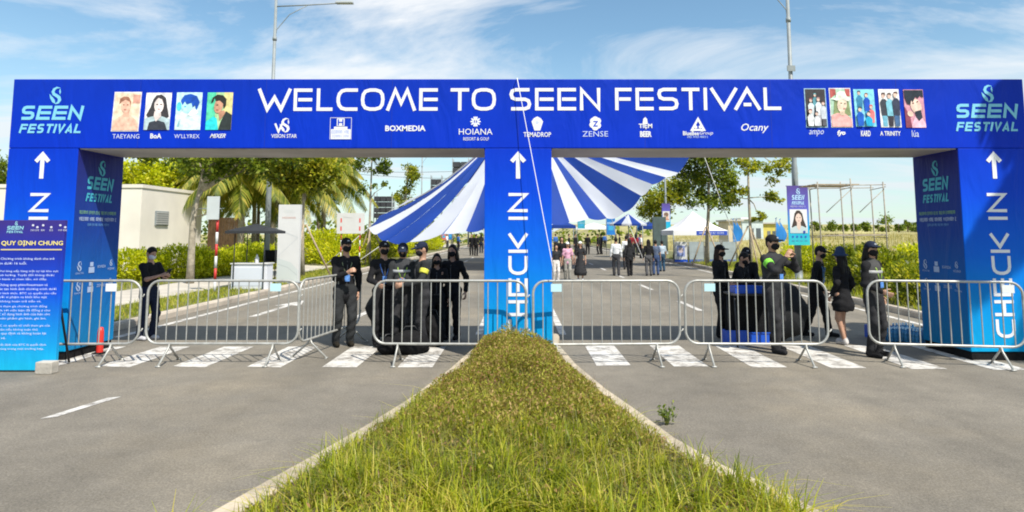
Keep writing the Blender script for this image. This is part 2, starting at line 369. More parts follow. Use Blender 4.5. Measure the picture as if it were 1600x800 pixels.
# ================================================================== THE SETTING
def asphalt():
    m = mat('asphalt', (.185, .176, .166), .88); t = m.node_tree; b = t.nodes['Principled BSDF']
    tcn = N(t, 'ShaderNodeTexCoord')
    def noise(sc, det=6, ro=.6):
        n = N(t, 'ShaderNodeTexNoise'); n.inputs['Scale'].default_value = sc; n.inputs['Detail'].default_value = det; n.inputs['Roughness'].default_value = ro
        t.links.new(tcn.outputs['Object'], n.inputs['Vector']); return n
    n1, n2, n3 = noise(.35, 5), noise(55, 4, .8), noise(3.5, 6)
    mps = N(t, 'ShaderNodeMapping'); mps.inputs['Scale'].default_value = (1.1, .07, 1); t.links.new(tcn.outputs['Object'], mps.inputs[0])
    n4 = N(t, 'ShaderNodeTexNoise'); n4.inputs['Scale'].default_value = 1.0; n4.inputs['Detail'].default_value = 5; t.links.new(mps.outputs[0], n4.inputs['Vector'])     # wheel tracks along the road
    wv = noise(1.1, 6); mw = N(t, 'ShaderNodeMixRGB'); mw.inputs[0].default_value = .14; t.links.new(tcn.outputs['Object'], mw.inputs[1]); t.links.new(wv.outputs['Color'], mw.inputs[2])
    ck = N(t, 'ShaderNodeTexVoronoi', feature='DISTANCE_TO_EDGE'); ck.inputs['Scale'].default_value = .42; t.links.new(mw.outputs[0], ck.inputs['Vector'])
    vo = N(t, 'ShaderNodeTexVoronoi'); vo.inputs['Scale'].default_value = 85; t.links.new(tcn.outputs['Object'], vo.inputs['Vector'])
    def mr(n, a, b_, lo=.3, hi=.7, out=0):
        x = N(t, 'ShaderNodeMapRange'); t.links.new(n.outputs[out], x.inputs[0]); x.inputs[1].default_value = lo; x.inputs[2].default_value = hi; x.inputs[3].default_value = a; x.inputs[4].default_value = b_; return x
    prod = None
    for x in (mr(n1, .80, 1.16), mr(n2, .70, 1.32), mr(n3, .88, 1.10), mr(vo, .72, 1.22, 0, .8), mr(n4, .82, 1.18), mr(noise(1.7, 7), .80, 1.0, .26, .36)):
        if prod is None: prod = x
        else:
            mm = N(t, 'ShaderNodeMath', operation='MULTIPLY'); t.links.new(prod.outputs[0], mm.inputs[0]); t.links.new(x.outputs[0], mm.inputs[1]); prod = mm
    mc = N(t, 'ShaderNodeMixRGB', blend_type='MULTIPLY'); mc.inputs[0].default_value = 1; mc.inputs[1].default_value = (.182, .155, .112, 1); t.links.new(prod.outputs[0], mc.inputs[2])
    n5 = noise(.5, 4); du = mr(n5, 0, .55, .5, .75); dm = N(t, 'ShaderNodeMixRGB'); t.links.new(du.outputs[0], dm.inputs[0]); dm.inputs[1].default_value = (.166, .148, .118, 1); dm.inputs[2].default_value = (.225, .188, .130, 1); t.links.new(dm.outputs[0], mc.inputs[1])   # sandy dust
    t.links.new(mc.outputs[0], b.inputs['Base Color'])
    bp = N(t, 'ShaderNodeBump'); bp.inputs['Strength'].default_value = .5; bp.inputs['Distance'].default_value = .006
    t.links.new(n2.outputs[0], bp.inputs['Height']); t.links.new(bp.outputs[0], b.inputs['Normal'])
    return m
ASPH = asphalt()
SOIL = mat('soil and turf', (.13, .13, .045), .95, .45, 1.2, .6, 25)
FIELD = mat('dry field', (.34, .30, .12), .95, .35, .12, .4, 6)
def sheet(name, pts, z, m, parent=None):
    o = MB().poly([(p[0], p[1], z) for p in pts]).build(name, m, parent)
    if parent is None: o['kind'] = 'structure'
    return o
def KR(Y): return 7.25+.052*Y if Y < 36 else 9.12           # right kerb line
KL = -7.0
ys = [-30, 0, 10, 20, 30, 40, 60, 100]
big = 1500
g = MB().poly([(-big, -big, -.05), (big, -big, -.05), (big, big, -.05), (-big, big, -.05)]).build('ground', FIELD); g['kind'] = 'structure'
road = sheet('road', [(KL, -30), (KR(-30), -30)]+[(KR(y), y) for y in ys[1:]]+[(KL, 100)], 0, ASPH)
def ribbon_sheet(name, L, Rr, z, m, parent=None):
    mb = MB(); V = []
    for a, b in zip(L, Rr): V += [(a[0], a[1], z), (b[0], b[1], z)]
    mb.add(V, [(2*i, 2*i+1, 2*i+3, 2*i+2) for i in range(len(L)-1)]); o = mb.build(name, m, parent)
    if parent is None: o['kind'] = 'structure'
    return o
def kerb(pts, w, h, side, name='kerb', m=KERB):
    """sweep of a chamfered kerb section; side = +1 when the kerb lies left of the travel direction"""
    sec = [(0, -.05), (.0, h-.035), (.02, h), (w, h), (w, -.05)]; V = []; n = len(sec)
    for i, p in enumerate(pts):
        a = Vector(pts[max(i-1, 0)]); b = Vector(pts[min(i+1, len(pts)-1)]); d = (b-a).normalized(); nn = Vector((-d.y, d.x))*side
        V += [(p[0]+nn.x*s, p[1]+nn.y*s, z) for s, z in sec]
    Fc = [(i*n+k, i*n+k+1, (i+1)*n+k+1, (i+1)*n+k) for i in range(len(pts)-1) for k in range(n-1)]
    Fc += [tuple(range(n)), tuple((len(pts)-1)*n+k for k in range(n-1, -1, -1))]
    o = MB().add(V, Fc).build(name, m); o['kind'] = 'structure'; return o
kerb([(KL, -30), (KL, 0), (KL, 40), (KL, 100)], .16, .13, 1)
kerb([(KR(y), y) for y in ys], .16, .13, -1)
ribbon_sheet('verge', [(-70, y) for y in (-30, 100)], [(KL-.155, y) for y in (-30, 100)], .118, SOIL)
ribbon_sheet('verge', [(KR(y)+.155, y) for y in ys], [(13.5, y) for y in ys], .118, SOIL)
PATH = mat('pale paving', (.46, .42, .36), .9, .15, 1.5, .2, 30)
ribbon_sheet('pavement', [(-10.9, -30), (-10.9, 100)], [(-8.7, -30), (-8.7, 100)], .124, PATH)
# right-hand field, rising gently away from the road
V, Fc = [], []; nx, ny = 24, 24
for j in range(ny):
    for i in range(nx):
        x = 13.5+(i/(nx-1))**1.8*500; y = -20+(j/(ny-1))**1.6*360
        V.append((x, y, .116+max(0, (y-22))*.0200*min(1, (x-13.5)/12)+.25*math.sin(x*.13+y*.07)*min(1, (x-13.5)/20)))
fo = MB().add(V, [(j*nx+i, j*nx+i+1, (j+1)*nx+i+1, (j+1)*nx+i) for j in range(ny-1) for i in range(nx-1)], True).build('field', FIELD); fo['kind'] = 'structure'

# ---- paint on the road (parts of the road)
def mark(name, pts, z=.004): return sheet(name, pts, z, WHITEP, road)
for k in range(6):
    x = -1.08-.955*k; mark('crosswalk_stripe', [(x-.46, 8.26+.02*k), (x-.02, 8.26), (x-.02, 9.75), (x-.46, 9.75)])
for k in range(6):
    x = .98+.975*k; mark('crosswalk_stripe', [(x, 8.36-.05*k), (x+.44, 8.36-.05*k), (x+.44, 9.85), (x, 9.85)])
a, b, c, d = gnd(62, 655), gnd(88, 652), gnd(190, 620), gnd(168, 622); mark('lane_dash', [a[:2], b[:2], c[:2], d[:2]])
for i in range(7):
    for X0, Y0 in ((-3.35, 12.6), (3.9, 14.2)): mark('lane_dash', [(X0, Y0+i*5.2), (X0+.13, Y0+i*5.2), (X0+.13, Y0+i*5.2+2), (X0, Y0+i*5.2+2)])
mark('edge_line', [(KL+.38, 10.6), (KL+.52, 10.6), (KL+.52, 80), (KL+.38, 80)])
ribbon_sheet('edge_line', [(KR(y)-.5, y) for y in ys[1:]], [(KR(y)-.37, y) for y in ys[1:]], .004, WHITEP, road)
mark('edge_line', [(.66, 10.9), (.78, 10.9), (.62, 38), (.50, 38)]); mark('edge_line', [(-.66, 38), (-.54, 38), (-.62, 10.9), (-.74, 10.9)])
mark('lane_arrow', [(-5.5, 13.2), (-5.36, 13.2), (-5.36, 15.2), (-5.13, 15.2), (-5.43, 16.4), (-5.73, 15.2), (-5.5, 15.2)])
# ---- the planted median
ML = [(-2.75, -6), (-2.75, 1.0)]+[tuple(gnd(x, y, .10)[:2]) for x, y in ((330, 800), (410, 755), (488, 712), (564, 669), (634, 626), (700, 578), (748, 536))]+[(-.62, 10.2), (-.5, 10.6), (-.25, 10.85)]
MR = [(2.65, -6), (2.65, 1.0)]+[tuple(gnd(x, y, .10)[:2]) for x, y in ((1285, 800), (1208, 760), (1132, 728), (1056, 685), (1003, 646), (948, 608), (902, 570), (872, 536))]+[(.62, 10.2), (.5, 10.6), (.25, 10.85)]
def resample(pts, n):
    P = [Vector(p) for p in pts]; L = [0]
    for i in range(1, len(P)): L.append(L[-1]+(P[i]-P[i-1]).length)
    o = []
    for k in range(n):
        s = L[-1]*k/(n-1); i = 0
        while i < len(P)-2 and L[i+1] < s: i += 1
        t = (s-L[i])/max(L[i+1]-L[i], 1e-6); o.append(tuple(P[i].lerp(P[i+1], t)))
    return o
kerb(ML+MR[::-1], .18, .11, -1, 'kerb', mat('pale kerb concrete', (.46, .39, .29), .9, .28, 3, .4, 35))
def med_x(Y, side):
    P = ML if side < 0 else MR
    for i in range(len(P)-1):
        if P[i][1] <= Y <= P[i+1][1]: return P[i][0]+(P[i+1][0]-P[i][0])*(Y-P[i][1])/max(P[i+1][1]-P[i][1], 1e-6)
    return P[-1][0]
def mound(hx): return .09*np.clip(1-np.abs(hx)**2.2, 0, 1)
yy = np.linspace(-6, 10.6, 60); V = []; nu = 13
for y in yy:
    l, r = med_x(y, -1)+.14, med_x(y, 1)-.14
    for k in range(nu): h_ = 2*k/(nu-1)-1; V.append((l+(r-l)*k/(nu-1), y, .095+float(mound(h_))*(.25 if y > 8.4 else 1)))
mo = MB().add(V, [(j*nu+k, j*nu+k+1, (j+1)*nu+k+1, (j+1)*nu+k) for j in range(len(yy)-1) for k in range(nu-1)], True).build('median_soil', mat('median soil', (.10, .085, .045), .95, .4, 6, .8, 30)); mo['kind'] = 'structure'
# ---- far end: grassy island where the road bends
isl = MB(); n = 24; isl.add([(1.5+3.8*math.cos(2*math.pi*k/n), 64+9*math.sin(2*math.pi*k/n), .14) for k in range(n)]+[(1.5+4*math.cos(2*math.pi*k/n), 64+9.2*math.sin(2*math.pi*k/n), -.02) for k in range(n)], [tuple(range(n))]+[(k, n+k, n+(k+1) % n, (k+1) % n) for k in range(n)])
io = isl.build('traffic_island', mat('island turf', (.30, .28, .10), .95, .3, .8)); io['kind'] = 'structure'

# ================================================================== THE ENTRANCE ARCH
YF, YB = 8.7, 9.72
ZB, ZT = at(812, 231.5, YF).z, at(812, 123.5, YF).z
XA0, XA1 = at(13.5, 232, YF).x, at(1606, 232, YF).x
XL, XR = at(122, 232, YF).x, at(1497, 232, YF).x
XC0, XC1 = at(757, 300, YF).x, at(862, 300, YF).x
BLUE = ramp_mat('banner blue', [(ZB, (.0010, .030, .48)), ((ZB+ZT)/2, (.0012, .031, .45)), (ZT, (.003, .030, .40))], .5, .05)
PILB = ramp_mat('pillar gradient', [(0., (.003, .34, .62)), (.7, (.003, .25, .64)), (1.4, (.002, .125, .65)), (2.2, (.0015, .056, .58)), (ZB, (.0012, .034, .49))], .5, .05)
SIDEB = ramp_mat('pillar side gradient with shade', [(0., (.008, .22, .46)), (.8, (.008, .13, .42)), (1.7, (.010, .05, .30)), (ZB, (.020, .020, .17))], .5, .05)  # printed gradient with the inner faces' shade mixed in: darker, navy at the top
arch = thing('entrance_arch', 'huge blue three-legged festival entrance arch with welcome lettering across the road', 'arch', (0, 0, 0))
beam = MB().box((XA0, YF, ZB), (XA1, YB, ZT), .012).build('beam', BLUE, arch)
sf = MB()
for x0, x1 in ((XL, XC0), (XC1, XR)):
    sf.box((x0+.01, YF+.03, ZB-.012), (x1-.01, YB-.03, ZB-.001))
sf.build('soffit', mat('grey vinyl lining', (.42, .39, .38), .6, .3, .9, .3, 3), beam)
for k, x in enumerate(np.linspace(XA0+.02, XA1-.02, 9)):     # vinyl panel joints and the batten frame behind
    if 0 < k < 8: MB().box((x-.002, YF-.0015, ZB+.01), (x+.002, YF+.01, ZT-.01)).build('seam', mat('banner seam', (.004, .02, .26), .6), beam)
def pillar(x0, x1, sides):
    p = MB().box((x0, YF+.003, .115), (x1, YB-.003, ZB-.002), .008).build('pillar', PILB, arch)
    MB().box((x0+.015, YF+.02, 0), (x1-.015, YB-.02, .115)).build('plinth', BLACKC, p)
    for s in sides:
        X = x1 if s > 0 else x0
        MB().box((min(X, X+s*.006), YF+.012, .125), (max(X, X+s*.006), YB-.012, ZB-.02)).build('side_panel', SIDEB, p)
    return p
PLs = [pillar(XA0, XL, (1,)), pillar(XC0, XC1, ()), pillar(XR, XA1, (-1,))]
# ---- lettering on the beam (u = X, v = Z on the front face)
def PX_(px, py): q = at(px, py, YF); return q.x, q.z
def BX(x0, y0, x1, y1):
    a, b = PX_((x0+x1)/2, y1)[1], PX_((x0+x1)/2, y0)[1]; l = PX_(x0, (y0+y1)/2)[0]; r = PX_(x1, (y0+y1)/2)[0]
    return l, a, r, b
O0, UX, UZ = (0, YF, 0), (1, 0, 0), (0, 0, 1)
for ch, x0, x1 in (('W',403,455),('E',459,488),('L',495,520),('C',526,559),('O',564,601),('M',604,650),('E',655,684),('T',704,733),('O',737,775),('S',796,830),('E',836,865),('E',871,900),('N',906,938),
                   ('F',961,987),('E',993,1021),('S',1027,1060),('T',1065,1093),('I',1099,1105),('V',1110,1152),('A',1147,1188),('L',1193,1220)):
    b = BX(x0, 138.5-.002*(x0-400), x1, 173.5-.002*(x0-400)); p = Print(); p.letter(ch, b[0], b[1], b[2], b[3], .047, W_); p.build('letter', O0, UX, UZ, beam)
for bx in ((32, 137, 133, 208), (1491, 134, 1592, 205)):
    p = Print(); festival_logo(p, *BX(*bx), CY); p.build('festival_logo', O0, UX, UZ, beam)
def logo(draw, name='sponsor_logo', O=O0, U=UX, V=UZ, par=beam):
    p = Print(); draw(p); return p.build(name, O, U, V, par)
def d_vs(p):
    emblem(p, *PX_(446, 196), .19, W_); x0, y0, x1, y1 = BX(430, 193, 441, 206)
    p.stroke([(x0, y1), ((x0+x1)/2, y0), (x1, y1)], .028, W_); p.text('VISION STAR', *BX(424, 209.5, 464, 215.5), W_, off=.01)
def d_honda(p):
    x0, y0, x1, y1 = BX(516, 184, 549, 218)
    for a in ([(x0, y0), (x0, y1)], [(x0, y1), (x1, y1)], [(x1, y1), (x1, y0)]): p.stroke(a, .006, W_)
    p.rect(*BX(517, 202, 548, 217.5), W_); p.rect(*BX(522, 198, 543, 202.5), W_); p.rect(*BX(526.5, 185, 538.5, 197), W_)
    p.letter('H', *BX(528, 186.5, 537, 196), .018, (.01, .05, .5), 2)
    p.scribble(*BX(519, 204, 546, 208.5), (.35, .42, .8), 2); p.scribble(*BX(520, 211, 545, 214.5), (.45, .5, .8), 2)
def d_hoi(p):
    cx, cy = PX_(743, 190)
    for k in range(10):
        a = 2*math.pi*k/10; p.ell(cx+.047*math.cos(a), cy+.047*math.sin(a), .027, .012, (.72, .76, .9), 1, a, 10)
    p.rect(cx-.006, cy-.07, cx+.006, cy+.07, W_); p.text('HOIANA', *BX(717, 201, 769.5, 210.5), W_); p.text('RESORT & GOLF', *BX(724, 214.5, 764, 219.5), W_)
def d_tema(p):
    p.poly([PX_(x, y) for x, y in ((835, 204), (844, 204), (848.5, 190), (845, 185), (839.5, 182), (834, 185), (830.5, 190))], W_); p.ell(*PX_(839.5, 191), .022, .022, (.55, .6, .8), 2)
    p.text('TEMADROP', *BX(818, 206.5, 861, 214), W_, off=.015)
def d_zen(p):
    for x, y, r in ((927, 189, .045), (934, 189, .045), (926, 195, .045), (934, 196, .045), (930, 199, .045), (930, 187, .045)): p.ell(*PX_(x, y), r, r, W_)
    p.stroke([PX_(x, y) for x, y in ((927, 190), (933, 190), (928, 197), (934, 197))], .016, (.01, .05, .5), 2); p.text('ZENSE', *BX(910, 205, 950, 213.5), (.5, .58, .85))
def d_tig(p):
    p.poly([PX_(x, y) for x, y in ((1004, 194), (1005, 186), (1008, 183), (1011, 186), (1012, 194))], W_)
    p.text('TIỆM', *BX(998, 191, 1019, 202), W_, off=.03); p.text('BEER', *BX(1000, 205, 1018, 214), W_, off=.04)
def d_tri(p):
    p.stroke([PX_(x, y) for x, y in ((1081, 203), (1090.5, 186), (1100, 203), (1081, 203))], .03, W_); p.ell(*PX_(1087, 198.5), .022, .022, W_); p.ell(*PX_(1094, 198.5), .022, .022, W_)
    p.text('BlueBee', *BX(1067, 205, 1092, 211.5), W_, off=.02); p.text('Group', *BX(1093, 205, 1114, 212), W_, shear=.3); p.scribble(*BX(1074, 212.5, 1107, 215.5), (.35, .45, .8))
def d_oc(p): p.text('Ocany', *BX(1158, 193, 1201, 208), W_, shear=.3, off=.008)
for d_ in (d_vs, d_honda, lambda p: p.text('BOXMEDIA', *BX(602, 196, 665, 205), W_, off=.03), d_hoi, d_tema, d_zen, d_tig, d_tri, d_oc): logo(d_)
# ---- the printed artist pictures: plain figures in the posters' colours
def pic(px0, py0, px1, py1, draw, border=None, sh=0.):
    p = Print(); x0, y0, x1, y1 = BX(px0, py0, px1, py1); w, h = x1-x0, y1-y0
    def q(u, v): return (x0+u*w+sh*(v-.5)*w, y0+v*h)
    class D:
        def r(s, a, b, c_, d, col, l=2): p.poly([q(a, b), q(c_, b), q(c_, d), q(a, d)], col, l)
        def p(s, pts, col, l=3): p.poly([q(*z) for z in pts], col, l)
        def e(s, cx, cy, rx, ry, col, l=3, rot=0.):
            pts = []
            for k in range(22):
                a = 2*math.pi*k/22; ex, ey = rx*w*math.cos(a), ry*h*math.sin(a); pts.append((q(cx, cy)[0]+ex*math.cos(rot)-ey*math.sin(rot), q(cx, cy)[1]+ex*math.sin(rot)+ey*math.cos(rot)))
            p.poly(pts, col, l)
    if border: p.poly([(q(0,0)[0]-.012, y0-.012), (q(1,0)[0]+.012, y0-.012), (q(1,1)[0]+.012, y1+.012), (q(0,1)[0]-.012, y1+.012)], border, 1)
    draw(D()); return p.build('artist_picture', O0, UX, UZ, beam, m=PICT)
def a1(d):
    d.r(0, 0, 1, 1, (.82, .66, .50)); d.r(.72, .72, 1, .95, (.70, .36, .28), 2.9); d.p([(0,0),(1,0),(1,.2),(.8,.34),(.62,.42),(.36,.42),(.2,.34),(0,.26)], (.80, .50, .38)); d.p([(.38,.36),(.62,.36),(.60,.6),(.42,.6)], (.74, .42, .31), 4)
    d.e(.46, .66, .19, .20, (.80, .48, .36), 5, .1); d.p([(.2,.7),(.22,.84),(.36,.9),(.55,.88),(.66,.76),(.64,.62),(.6,.76),(.45,.82),(.28,.76)], (.36, .16, .10), 6); d.e(.38, .68, .035, .012, (.3, .14, .1), 7); d.e(.54, .68, .035, .012, (.3, .14, .1), 7); d.e(.45, .555, .06, .014, (.6, .25, .2), 7)
def a2(d):
    d.r(0, 0, 1, 1, (.80, .79, .82)); d.p([(.28,.8),(.4,.93),(.6,.95),(.78,.86),(.86,.6),(.95,.36),(.8,.26),(.2,.26),(.06,.4),(.2,.6)], (.05, .045, .05)); d.p([(0,.3),(.3,.36),(.7,.36),(1,.28),(1,0),(0,0)], (.45, .58, .62), 4); d.p([(.14,0),(.2,.2),(.5,.26),(.8,.2),(.92,0)], (.04, .045, .06), 5); d.p([(.38,.5),(.62,.5),(.66,.36),(.46,.22),(.36,.36)], (.78, .68, .66), 6)
    d.e(.54, .66, .185, .21, (.84, .74, .72), 7); d.p([(.36,.72),(.4,.88),(.54,.92),(.7,.86),(.73,.68),(.64,.82),(.5,.86),(.42,.8)], (.06, .05, .06), 8); d.e(.47, .68, .04, .015, (.12, .08, .08), 8); d.e(.62, .68, .04, .015, (.12, .08, .08), 8); d.e(.55, .555, .05, .016, (.66, .3, .3), 8)
def a3(d):
    d.r(0, 0, 1, 1, (.55, .80, .84)); d.p([(0,0),(0,.4),(.3,.5),(.5,.42),(.75,.45),(1,.36),(1,0)], (.66, .84, .87)); d.e(.12, .62, .10, .12, (.10, .60, .78)); d.e(.42, .64, .21, .20, (.45, .78, .86), 4); d.p([(.48,.4),(.62,.52),(.8,.54),(.88,.44),(.6,.36)], (.86, .88, .88), 5)
    d.p([(.18,.78),(.3,.92),(.55,.96),(.8,.9),(.92,.74),(.86,.6),(.8,.52),(.74,.66),(.66,.6),(.6,.72),(.42,.68),(.34,.76),(.26,.66)], (.01, .08, .46), 6); d.e(.36, .62, .05, .018, (.1, .4, .6), 6); d.p([(.08,.1),(.2,.3),(.16,.08)], (.3, .6, .7), 5)
def a4(d):
    d.r(0, 0, .34, 1, (.10, .62, .38)); d.r(.34, 0, .66, 1, (.42, .66, .34)); d.r(.66, 0, 1, 1, (.72, .64, .28)); d.p([(0,0),(0,.22),(.3,.36),(.42,.3),(.5,0)], (.03, .64, .70)); d.p([(.5,0),(.58,.22),(.76,.5),(1,.4),(1,0)], (.03, .04, .04), 4); d.p([(.46,.5),(.7,.52),(.74,.44),(.54,.24)], (.5, .26, .17), 5)
    d.e(.47, .64, .17, .20, (.62, .33, .22), 6, -.2); d.p([(.16,.72),(.22,.86),(.4,.94),(.62,.92),(.76,.82),(.76,.66),(.68,.56),(.64,.7),(.5,.78),(.36,.76),(.3,.86),(.24,.74)], (.03, .03, .025), 7); d.e(.42, .66, .045, .014, (.1, .05, .04), 8); d.e(.43, .53, .05, .014, (.45, .15, .12), 8)
def grp(bgc, people):
    def f(d0):
        class d:
            r = staticmethod(d0.r); e = staticmethod(d0.e)
            p = staticmethod(lambda pts, col, l: d0.p([(min(.99, max(.01, a)), min(.99, max(.012, b))) for a, b in pts], col, l))
        d.r(0, 0, 1, 1, bgc)
        for k, (x, y, s, top, leg, hair) in enumerate(people):
            l = 3+k*3; yb = max(.02, y-.80*s); d.p([(max(.01, x-.08*s), yb), (min(.99, x+.09*s), yb), (min(.99, x+.11*s), max(yb+.01, y-.34*s)), (max(.01, x-.11*s), max(yb+.01, y-.34*s))], leg, l); d.p([(x-.12*s, y-.42*s), (x+.12*s, y-.42*s), (x+.16*s, y-.14*s), (x+.06*s, y-.07*s), (x-.06*s, y-.07*s), (x-.15*s, y-.14*s)], top, l+1)
            d.e(x, y, .075*s, .055*s, (.72, .52, .44), l+1); d.p([(x-.085*s, y), (x-.06*s, y+.06*s), (x+.06*s, y+.06*s), (x+.085*s, y), (x+.03*s, y+.03*s), (x-.04*s, y+.03*s)], hair, l+2)
    return f
g1 = grp((.05, .045, .05), [(.48, .84, .8, (.10, .30, .36), (.05, .08, .1), (.2, .5, .55)), (.25, .70, 1, (.6, .68, .72), (.2, .25, .28), (.3, .1, .12)), (.62, .72, 1, (.7, .74, .78), (.5, .5, .55), (.35, .2, .2)), (.85, .62, 1, (.55, .6, .66), (.1, .1, .12), (.1, .05, .05)), (.18, .40, 1.1, (.74, .76, .78), (.6, .64, .68), (.25, .06, .06)), (.48, .34, 1.0, (.72, .74, .78), (.05, .05, .06), (.05, .04, .05))])
def b2(d):
    d.r(0, 0, 1, 1, (.42, .62, .48)); d.p([(0,.74),(.3,.86),(.28,1),(0,1)], (.45, .10, .09)); d.p([(.75,1),(1,1),(1,.8),(.8,.8)], (.45, .10, .09)); d.p([(.1,.3),(.2,.72),(.5,.8),(.9,.7),(.98,.3)], (.24, .30, .14), 4); d.p([(0,0),(0,.3),(.3,.36),(.7,.34),(1,.2),(1,0)], (.86, .42, .40), 5); d.p([(.4,.5),(.68,.5),(.66,.3),(.44,.3)], (.78, .62, .46), 6)
    d.e(.56, .58, .24, .20, (.82, .66, .52), 7, -.15); d.p([(.02,.74),(.26,.76),(.3,.88),(.5,.94),(.72,.92),(.82,.8),(.98,.74),(.9,.66),(.6,.72),(.3,.68)], (.80, .86, .74), 8); d.e(.52, .62, .05, .013, (.2, .15, .1), 9); d.e(.7, .61, .04, .013, (.2, .15, .1), 9); d.e(.66, .47, .06, .015, (.7, .25, .22), 9)
g3 = grp((.25, .66, .80), [(.26, .90, 1, (.04, .22, .4), (.3, .6, .75), (.03, .08, .14)), (.60, .84, 1, (.01, .08, .5), (.05, .3, .6), (.2, .1, .08)), (.78, .52, 1, (.8, .2, .2), (.1, .4, .6), (.7, .1, .1)), (.22, .46, 1.1, (.01, .10, .5), (.02, .2, .3), (.04, .1, .12)), (.62, .34, 1.1, (.02, .4, .66), (.02, .2, .25), (.03, .1, .12))])
g4 = grp((.84, .84, .85), [(.22, .83, 1.25, (.05, .06, .08), (.16, .42, .56), (.1, .05, .04)), (.50, .82, 1.25, (.22, .55, .68), (.04, .035, .05), (.08, .04, .03)), (.80, .85, 1.3, (.04, .05, .09), (.06, .14, .3), (.1, .05, .05))])
def b5(d):
    d.r(0, 0, 1, 1, (.62, .30, .38)); d.p([(.25,0),(.5,.3),(.8,.3),(1,.1),(1,0)], (.82, .50, .62)); d.p([(0,.55),(.25,.3),(.3,0),(0,0)], (.25, .06, .10), 4); d.e(.58, .56, .27, .2, (.84, .62, .52), 5, .3); d.p([(.5,.42),(.8,.46),(.86,.26),(.68,.18),(.54,.28)], (.03, .04, .06), 6); d.e(.26, .36, .16, .07, (.82, .60, .50), 6, -.6)
    d.p([(.02,.98),(.96,.98),(.97,.78),(.82,.84),(.7,.76),(.6,.82),(.42,.66),(.36,.74),(.3,.6),(.14,.62),(.04,.8)], (.02, .03, .045), 7); d.e(.44, .64, .05, .014, (.15, .06, .06), 8); d.e(.66, .68, .05, .014, (.15, .06, .06), 8)
for bx, dr, bo, sh in (((178, 145, 218, 204), a1, (.75, .74, .78), .06), ((227, 145, 267, 203), a2, None, .04), ((275, 144.5, 315, 203), a3, None, .03), ((323, 144.5, 363, 203), a4, None, .03),
                       ((1259, 139.5, 1290, 198), g1, (.35, .55, .7), -.04), ((1298, 139, 1329, 198), b2, (.75, .75, .8), -.05), ((1335, 139.5, 1367, 198), g3, None, -.06), ((1374, 139.5, 1406, 199), g4, None, -.06), ((1413, 140, 1444, 199.5), b5, None, -.06)): pic(*bx, dr, bo, sh)
nm = [('TAEYANG', (176, 209.5, 218, 216.5), 0, .0), ('BoA', (235, 208.5, 252.5, 216.5), 0, .03), ("W'LLYREX", (272.5, 209.5, 312, 216), 0, 0), ('MIXER', (328, 209, 353, 215.5), .5, .02),
      ('ampo', (1264, 203.5, 1287, 213), .35, 0), ('fyo', (1308, 203.5, 1321, 213), .2, .05), ('KARD', (1345, 204, 1360, 213), 0, .03), ('A TRINITY', (1375, 205, 1407, 212), 0, .02), ('lúa', (1424.5, 203.5, 1435.5, 214), 0, 0)]
for body, bx, sh, of in nm: logo(lambda p, body=body, bx=bx, sh=sh, of=of: p.text(body, *BX(*bx), W_ if of else (.6, .66, .86), shear=sh, off=of), 'artist_name')
# ---- CHECK IN with an arrow up each pillar: the text runs upwards (u = Z, v = -X)
def Zc(py): return at(809, py, YF).z
for pl, x0, x1 in ((PLs[0], XA0, XL), (PLs[1], XC0, XC1), (PLs[2], XR, XA1)):
    cx = (x0+x1)/2; p = Print(); hw = .130
    for ch, ya, yb in (('C', 528, 499), ('H', 494, 469), ('E', 463, 435), ('C', 429.5, 400), ('K', 395, 364.5), ('I', 344, 338), ('N', 331.5, 301.5)):
        p = Print(); p.letter(ch, Zc(ya), -cx-hw, Zc(yb), -cx+hw, .042, W_); p.build('letter', (0, YF+.003, 0), (0, 0, 1), (-1, 0, 0), pl)
    p = Print(); za, zb = Zc(279), Zc(240.5); p.stroke([(za, -cx), (zb-.02, -cx)], .058, W_); p.stroke([(zb-.105, -cx-.088), (zb-.005, -cx), (zb-.105, -cx+.088)], .055, W_, 2)
    p.build('arrow', (0, YF+.003, 0), (0, 0, 1), (-1, 0, 0), pl)
# ---- prints on the inner faces of the two outer pillars
for pl, X, s in ((PLs[0], XL, 1), (PLs[2], XR, -1)):
    p = Print(); w = YB-YF; T = (.06, .42, .56)
    festival_logo(p, .20, 2.13, .80, 2.72, T); p.scribble(.10, 1.955, .92, 1.995, (.20, .42, .22)); p.scribble(.10, 1.86, .92, 1.905, (.42, .52, .72)); p.scribble(.28, 1.79, .74, 1.82, (.12, .30, .6))
    LC = (.36, .46, .68)
    for r, z in ((0, 1.20), (1, .93)):
        emblem(p, .17, z+.03, .13, LC); p.text('VISION STAR' if r == 0 else 'TEMADROP', .09, z-.075, .26, z-.05, LC)
        p.rect(.36, z-.07, .48, z+.01, LC); p.rect(.385, z+.02, .455, z+.08, LC); p.text('BOXMEDIA' if r == 0 else 'ZENSE', .55, z-.01, .73, z+.03, LC)
        emblem(p, .85, z+.05, .09, LC); p.text('HOIANA' if r == 0 else 'Ocany', .78, z-.05, .93, z-.015, LC)
    if s > 0: p.build('side_print', (X+.006, YF, 0), (0, 1, 0), (0, 0, 1), pl)['kind'] = 'stuff'
    else: p.build('side_print', (X-.006, YB, 0), (0, -1, 0), (0, 0, 1), pl)['kind'] = 'stuff'
# thin white guy string in front of the middle pillar
a, b = at(808, 122, YF-.06), at(868, 440, 8.32)
pts = [a.lerp(b, t) for t in np.linspace(0, 1, 9)]
tag(MB().tube([(a.x, YF+.2, ZT+.012)]+pts, .0055, 5).build('guy_string', mat('white string', (.8, .8, .82), .7)), 'thin white string slanting down from the top of the arch past its middle pillar', 'string')
